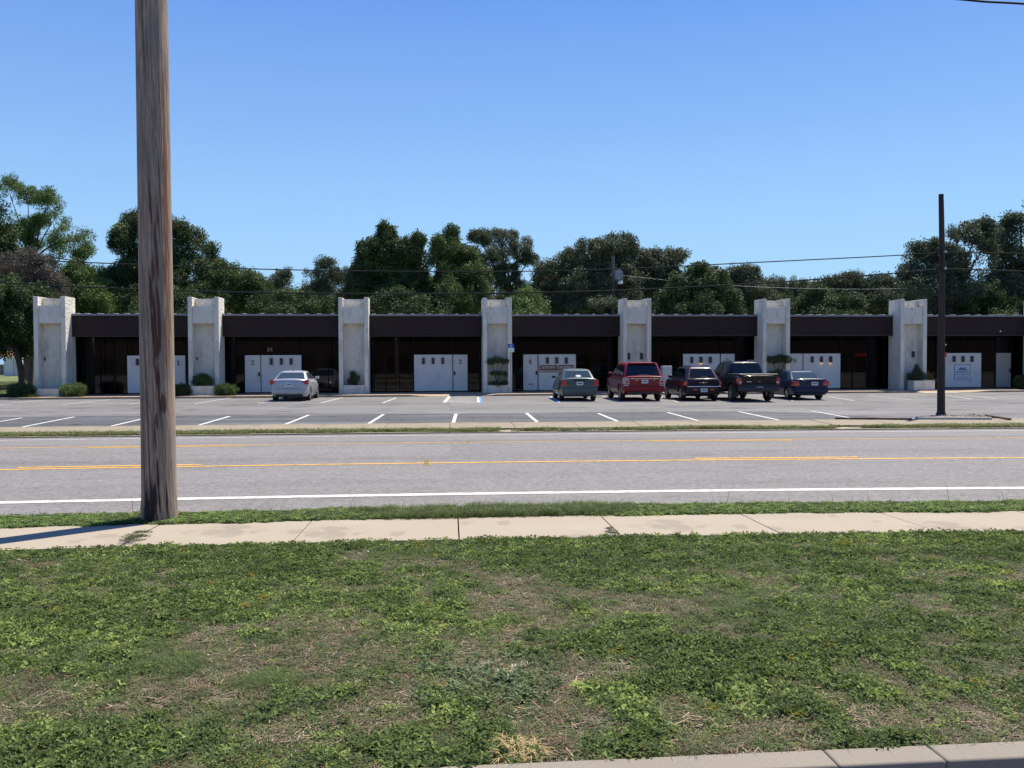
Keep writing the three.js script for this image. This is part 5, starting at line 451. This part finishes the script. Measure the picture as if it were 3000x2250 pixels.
// ---------- ground cover ----------
function blades(seed, n, h, w, spread, lie = 0.35) { const r = rng(seed), P = []; for (let i = 0; i < n; i++) { const a = r() * 6.283, rad = spread * Math.sqrt(r()), b = V(Math.cos(a) * rad, 0, Math.sin(a) * rad), dir = r() * 6.283, H = h * (0.5 + 0.7 * r()), ln = H * lie * (0.5 + 1.2 * r()), d = V(Math.cos(dir), 0, Math.sin(dir)), t = V(-d.z, 0, d.x).multiplyScalar(w / 2), m = b.clone().addScaledVector(d, ln * 0.35).add(V(0, H * 0.62, 0)), e = b.clone().addScaledVector(d, ln).add(V(0, H * (1 - 0.25 * lie), 0)); const b0 = b.clone().sub(t), b1 = b.clone().add(t), m0 = m.clone().addScaledVector(t, -0.8), m1 = m.clone().addScaledVector(t, 0.8); P.push(b0, b1, m1, b0, m1, m0, m0, m1, e); } const g = new THREE.BufferGeometry(); g.setAttribute('position', new THREE.Float32BufferAttribute(P.flatMap((v) => [v.x, v.y, v.z]), 3)); g.computeVertexNormals(); return g; }
function weed(seed, n, L, spread, H) { const r = rng(seed), P = []; for (let i = 0; i < n; i++) { const a = r() * 6.283, rad = spread * Math.sqrt(r()), y = H * (0.35 + 0.65 * r()) * (1 - 0.4 * rad / spread), c = V(Math.cos(a) * rad, y, Math.sin(a) * rad), yaw = r() * 6.283, tilt = new THREE.Quaternion().setFromEuler(new THREE.Euler((r() - 0.5) * 1.0, yaw, (r() - 0.5) * 1.0)), k = L * (0.7 + 0.6 * r()); for (let q = 0; q < 3; q++) { const rot = new THREE.Quaternion().setFromAxisAngle(V(0, 1, 0), q * 2.09), w = k * 0.32, f = k * 0.16; const v = [V(0, 0, 0.1 * k), V(-w, f, k * 0.55), V(0, -0.02 * k, k), V(w, f, k * 0.55)].map((p) => p.applyQuaternion(rot).applyQuaternion(tilt).add(c)); P.push(v[0], v[1], v[2], v[0], v[2], v[3]); } } const g = new THREE.BufferGeometry(); g.setAttribute('position', new THREE.Float32BufferAttribute(P.flatMap((v) => [v.x, v.y, v.z]), 3)); g.computeVertexNormals(); return g; }
function straw(seed, n, L, spread) { const r = rng(seed), P = []; for (let i = 0; i < n; i++) { const c = V((r() - 0.5) * 2 * spread, 0.003 + 0.012 * r(), (r() - 0.5) * 2 * spread), a = r() * 6.283, d = V(Math.cos(a), (r() - 0.4) * 0.35, Math.sin(a)).multiplyScalar(L * (0.4 + 0.6 * r()) / 2), t = V(-d.z, 0, d.x).normalize().multiplyScalar(0.0016 + 0.0012 * r()); const p0 = c.clone().sub(d), p1 = c.clone().add(d); P.push(p0.clone().sub(t), p0.clone().add(t), p1.clone().add(t), p0.clone().sub(t), p1.clone().add(t), p1.clone().sub(t)); } const g = new THREE.BufferGeometry(); g.setAttribute('position', new THREE.Float32BufferAttribute(P.flatMap((v) => [v.x, v.y, v.z]), 3)); g.computeVertexNormals(); return g; }
const grassM = M([1, 1, 1], 0.75, { transmission: 0.5, thickness: 0, specularIntensity: 0.3 }), strawM = M([1, 1, 1], 0.9);
function scatter(name, label, cat, geo, m, list) { const im = new THREE.InstancedMesh(geo, m, list.length); list.forEach((e, i) => { qq.setFromEuler(new THREE.Euler(e.tx || 0, e.a, e.tz || 0)); im.setMatrixAt(i, m4.compose(V(e.x, e.y, e.z), qq, V(e.s, e.s * (e.h || 1), e.s))); im.setColorAt(i, cc.setRGB(...e.c)); }); im.name = numbered(name); shade(im); scene.add(im); return tag(im, label, cat, null, 'stuff'); }
// bare and lush patches seen in the photograph: [px, py, radius px, amount]
const patches = [[1450, 1955, 130, -1.4], [1640, 2090, 150, -1], [1700, 2020, 110, -0.8], [60, 2070, 120, -1], [1150, 2060, 110, -0.6], [620, 1960, 150, -0.7], [900, 1930, 120, -0.7], [1530, 1745, 120, -0.8], [1480, 1690, 90, -0.6], [980, 1830, 90, -0.8], [480, 1670, 50, -0.8], [1120, 1920, 70, -0.7], [2350, 1990, 110, -0.4], [2330, 2180, 200, -0.6], [2830, 2120, 170, -0.5], [2100, 2190, 160, -0.6], [300, 2190, 220, 0.7], [1300, 2150, 200, 0.6], [1700, 2200, 150, 0.5], [2200, 1960, 220, 0.6], [2500, 1850, 260, 0.4], [2600, 2080, 200, 0.5], [300, 2000, 120, 0.4], [780, 2100, 60, 0.5], [1400, 2010, 130, 0.6], [2250, 1620, 300, 0.3], [600, 1600, 400, 0.35], [1500, 1600, 400, 0.35], [2700, 1600, 300, 0.35], [2150, 1640, 70, 0.8], [2300, 1780, 80, 0.8]].map(([px, py, r, a]) => { const p = onY(px, py, 0); return { x: p.x, z: p.z, r: r * -p.z / F, a }; });
function lush(x, z) { let v = 0.5 + 1.15 * (fbm(x * 1.3, z * 1.3, 1201, 4) * 0.4 + fbm(x * 5.5, z * 5.5, 1207, 3) * 0.6 - 0.5) + 0.07 * sm(-5, -7.5, z); for (const p of patches) { const dx = (x - p.x) / p.r, dz = (z - p.z) / (p.r * 1.6), d = dx * dx + dz * dz; if (d < 4) v += (p.a < 0 ? 0.27 : 0.17) * p.a * Math.exp(-d); } return v; }
const soilAt = (x, s) => gy(s) - 0.012 - 0.022 * sm(5, 8.5, s);
{ const r = rng(1000), wA = [], wB = [], gA = [], gF = [], st = [], bigW = [];
  const N = 200000; for (let i = 0; i < N; i++) { const x = (r() * 2 - 1) * 9.5 + 0.5, s = 3.4 + 5.16 * r(), z = s < 6 ? -s : zOf(x, s); if (s < kerbS(x) + 0.015 ||x > 0.8 * s + 1.5 ||  x < -(0.72 * s + 1.5)) continue; const v = lush(x, z), y = soilAt(x, s), k = r(), edge = s > 8.2 ? 0.12 : 0, hue = fbm(x * 1.6 + 50, z * 1.6, 1301, 3), pale = sm(0.4, 0.7, hue), dens = 0.1 + 0.9 * sm(0.34, 0.68, v + edge);
    const typ = fbm(x * 0.7 - 20, z * 0.7 + 9, 1401, 3); 
    if (k < 0.34 * (0.13 + 0.87 * dens) * (0.65 + 0.5 * sm(0.35, 0.6, typ))) { const t = r(), yel = r() < 0.008 ? 1 : 0; const c = yel ? [0.34, 0.3, 0.04] : mix3([0.075, 0.12, 0.03], [0.42, 0.51, 0.14], 0.04 + 0.96 * t * t * (0.6 + 0.5 * pale)); (r() < 0.5 ? wA : wB).push({ x, y, z, a: r() * 6.3, s: (0.55 + 0.75 * r()) * (0.75 + 0.5 * dens), h: 0.8 + 0.6 * dens, c, tx: (r() - 0.5) * 0.3, tz: (r() - 0.5) * 0.3 }); }
    else if (k < 0.42 + 0.34 * (0.16 + 0.95 * dens)) { const t = r(), dry = r() < 0.36 - 0.28 * dens; const c = dry ? mix3([0.16, 0.105, 0.058], [0.38, 0.28, 0.16], t) : mix3([0.07, 0.11, 0.034], [0.2, 0.27, 0.085], t); gA.push({ x, y, z, a: r() * 6.3, s: 0.55 + 0.75 * r(), h: 0.7 + 0.5 * r(), c }); }
    else if (k > 0.91 + 0.07 * dens) { const t = r(); st.push({ x, y: y + 0.004, z, a: r() * 6.3, s: 0.7 + 0.8 * r(), c: mix3([0.09, 0.062, 0.042], [0.36, 0.275, 0.185], t * t) }); } }
  for (const [px, py, n, w] of [[2150, 1640, 500, 0.5], [2300, 1780, 700, 0.55], [1180, 1620, 160, 0.3], [1500, 1600, 120, 0.3], [330, 1900, 500, 0.5], [780, 2000, 130, 0.16], [530, 1950, 140, 0.2]]) { const p = onY(px, py, 0); for (let i = 0; i < n; i++) { const a = r() * 6.3, q = w * Math.sqrt(r()) * (0.4 + 1.2 * fbm(Math.cos(a) * 2 + px, Math.sin(a) * 2, 1702, 3)); gF.push({ x: p.x + Math.cos(a) * q, y: soilAt(0, -p.z), z: p.z + Math.sin(a) * q * 0.7, a: r() * 6.3, s: 0.6 + 0.5 * r(), c: mix3([0.08, 0.125, 0.03], [0.19, 0.26, 0.07], r()) }); } }
  for (let i = 0; i < 110; i++) { const p = onY(1210 + 420 * r(), 1940 + 130 * r() + 60 * (r() - 0.5), 0); bigW.push({ x: p.x, y: -0.012, z: p.z, a: r() * 6.3, s: 0.8 + 0.7 * r(), c: mix3([0.08, 0.125, 0.045], [0.2, 0.27, 0.11], r()) }); }
  scatter('lawn_weeds', 'low clover like weeds covering the foreground lawn', 'weeds', weed(11, 9, 0.025, 0.058, 0.032), grassM, wA); scatter('lawn_weeds', 'yellow green leafy weeds mixed through the foreground lawn', 'weeds', weed(12, 11, 0.021, 0.058, 0.028), grassM, wB);
  scatter('lawn_grass', 'thin green and dry grass blades in the foreground lawn', 'grass', blades(13, 16, 0.042, 0.0032, 0.045, 0.9), grassM, gA); scatter('fine_grass', 'fine dark grass tufts in patches of the lawn', 'grass', blades(14, 34, 0.05, 0.002, 0.05, 0.7), grassM, gF); scatter('dry_thatch', 'dry straw and thatch lying on the lawn soil', 'straw', straw(15, 16, 0.075, 0.06), strawM, st); scatter('broad_weeds', 'upright grey green leaves around the sandy spot in the lawn', 'weeds', blades(16, 7, 0.058, 0.012, 0.035, 0.9), grassM, bigW);
  // dry tuft by the kerb
  const dt = []; const p = onY(1530, 2225, 0); for (let i = 0; i < 26; i++) dt.push({ x: p.x + (r() - 0.5) * 0.16, y: -0.01, z: p.z - r() * 0.14, a: r() * 6.3, s: 0.7 + 0.7 * r(), c: mix3([0.4, 0.29, 0.12], [0.6, 0.46, 0.22], r()) }); scatter('dry_tuft', 'straw coloured dead grass tuft at the kerb', 'grass', blades(17, 14, 0.06, 0.0026, 0.035, 1.6), strawM, dt);
  // pale chips, dead leaves and sand
  const chips = []; for (let i = 0; i < 420; i++) { const x = (r() * 2 - 1) * 6, s = 4.2 + 4.2 * r(), z = zOf(x, s); const t = r(); chips.push({ x, y: -0.004, z, a: r() * 6.3, s: 0.006 + 0.012 * r() * r(), h: 0.4, c: t < 0.4 ? [0.55, 0.52, 0.46] : mix3([0.12, 0.07, 0.04], [0.35, 0.24, 0.14], r()) }); } for (let i = 0; i < 2600; i++) { const q = onY(1455 + 130 * (r() + r() - 1), 1957 + 32 * (r() + r() - 1), 0); chips.push({ x: q.x, y: soilAt(0, -q.z) + 0.003, z: q.z, a: r() * 6.3, s: 0.01 + 0.018 * r(), h: 0.4, c: mix3([0.45, 0.41, 0.33], [0.66, 0.61, 0.52], r()) }); } scatter('lawn_debris', 'pale chips, sand and dead leaf bits on the lawn', 'debris', new THREE.IcosahedronGeometry(1, 0), strawM, chips); }
// roadside strip between sidewalk and road
{ const r = rng(2000), a = [], b = [], tall = [], stalk = [], mid = onY(1400, 1500, 0).x; for (let i = 0; i < 52000; i++) { const x = (r() * 2 - 1) * 14, s = 9.74 + 0.85 * r(), z = zOf(x, s), t = r(), v = fbm(x * 1.1, z * 2, 1501, 3); if (s > 10.3 + 0.3 * fbm(x * 2, 3, 1507, 3) || s < 9.86 - 0.16 * fbm(x * 2.3, 8, 1511, 3)) continue; const pT = sm(2.3, 0.9, Math.abs(x - mid) + 1.6 * (v - 0.5)), inTall = r() < pT; if (inTall && r() < 0.45) { tall.push({ x, y: gy(s) - 0.01, z, a: r() * 6.3, s: (0.65 + 0.55 * r()) * (0.45 + 0.55 * pT), c: mix3([0.08, 0.12, 0.032], [0.24, 0.3, 0.1], t) }); } else if (!inTall && r() < 0.42 + 0.4 * sm(0.35, 0.6, v)) (r() < 0.5 ? a : b).push({ x, y: gy(s) - 0.012, z, a: r() * 6.3, s: (0.7 + 0.7 * r()) , h: 0.55 + 0.4 * r(), c: mix3([0.06, 0.11, 0.026], [0.3, 0.42, 0.1], t) }); else if (r() < 0.25) tall.push({ x, y: gy(s) - 0.01, z, a: r() * 6.3, s: 0.4 + 0.5 * r(), c: mix3([0.05, 0.075, 0.025], [0.2, 0.18, 0.08], t) }); }
  for (let i = 0; i < 90; i++) { const x = (r() * 2 - 1) * 9, s = 9.9 + 0.6 * r(); stalk.push({ x, y: gy(s), z: zOf(x, s), a: r() * 6.3, s: 0.7 + 0.7 * r(), c: mix3([0.1, 0.085, 0.05], [0.16, 0.15, 0.07], r()) }); }
  scatter('verge_weeds', 'leafy weeds along the near road edge', 'weeds', weed(21, 9, 0.026, 0.055, 0.055), grassM, a); scatter('verge_weeds', 'paler leafy weeds along the near road edge', 'weeds', weed(22, 10, 0.021, 0.06, 0.05), grassM, b); scatter('verge_grass', 'taller fine grass in the middle of the near verge', 'grass', blades(23, 16, 0.1, 0.0035, 0.04, 0.6), grassM, tall); scatter('grass_stalks', 'thin seed stalks standing above the near verge', 'grass', blades(24, 2, 0.2, 0.004, 0.02, 0.5), strawM, stalk);
  const edge = []; const pj = onY(380, 1570, 0.03); for (let i = 0; i < 60; i++) edge.push({ x: pj.x + (r() - 0.5) * 0.16 + 0.1 * r(), y: 0.02, z: pj.z + (r() - 0.5) * 0.5, a: r() * 6.3, s: 0.5 + 0.4 * r(), c: mix3([0.04, 0.065, 0.02], [0.12, 0.14, 0.05], r()) }); const pk = onY(1790, 1552, 0.03); for (let i = 0; i < 30; i++) edge.push({ x: pk.x + (r() - 0.5) * 0.06, y: 0.02, z: pk.z + (r() - 0.5) * 0.35, a: r() * 6.3, s: 0.4 + 0.35 * r(), c: mix3([0.04, 0.075, 0.02], [0.1, 0.14, 0.04], r()) }); scatter('joint_weeds', 'weeds sprouting in the sidewalk joints', 'weeds', weed(25, 7, 0.02, 0.05, 0.03), grassM, edge); }
// far verge
{ const r = rng(3000), a = [], t = []; const x1 = 22.0; for (let i = 0; i < 24000; i++) { const x = -32 + (x1 + 32) * r(), s = 22.86 + 0.9 * r(), z = zOf(x, s), v = fbm(x * 0.55, s * 2.2, 1601, 4) + (x > 16 ? 0.16 : 0) + (s > 23.3 ? 0.05 : -0.03); if (v < 0.46) continue; const big = x > 18.5 && x < 21.5; const c = r() < 0.2 ? mix3([0.25, 0.2, 0.1], [0.36, 0.3, 0.16], r()) : mix3([0.09, 0.125, 0.035], [0.26, 0.32, 0.1], r()); (r() < 0.6 ? t : a).push({ x, y: gy(s) - 0.015, z, a: r() * 6.3, s: (0.9 + 0.9 * r()) * (big ? 1.5 : 1), c }); }
  scatter('far_verge_grass', 'patchy grass on the sandy far verge', 'grass', blades(26, 12, 0.085, 0.007, 0.06, 0.8), grassM, t); scatter('far_verge_weeds', 'low leafy weeds on the sandy far verge', 'weeds', weed(27, 7, 0.035, 0.08, 0.05), grassM, a); }
// far left lawn tufts
{ const r = rng(4000), a = []; for (let i = 0; i < 16000; i++) { const p = onY(-160 + 262 * r(), 1096 + 70 * Math.pow(r(), 1.3), -0.02); if (p.z < -80) continue; const lx = p.clone().applyMatrix4(binv); if (lx.x > bL - 0.6 && lx.z < 1 || lx.z > KZ - 0.6) continue; a.push({ x: p.x, y: -0.03, z: p.z, a: r() * 6.3, s: 1.6 + 1.6 * r(), c: mix3([0.07, 0.1, 0.025], [0.17, 0.2, 0.06], r()) }); } scatter('side_lawn', 'sunlit grass on the lawn left of the offices', 'grass', blades(28, 14, 0.08, 0.012, 0.1, 0.8), grassM, a); const g = box(bL - 30, bL - 0.02, -0.3, -0.02, -34, KZ - 0.3); const gm = one('side_lawn_ground', g, mat.lawn, 'lawn ground beside the left end of the offices', 'lawn', null, 'structure'); gm.position.copy(bldg.position); gm.rotation.y = BROT; }
renderer.render(scene, camera);
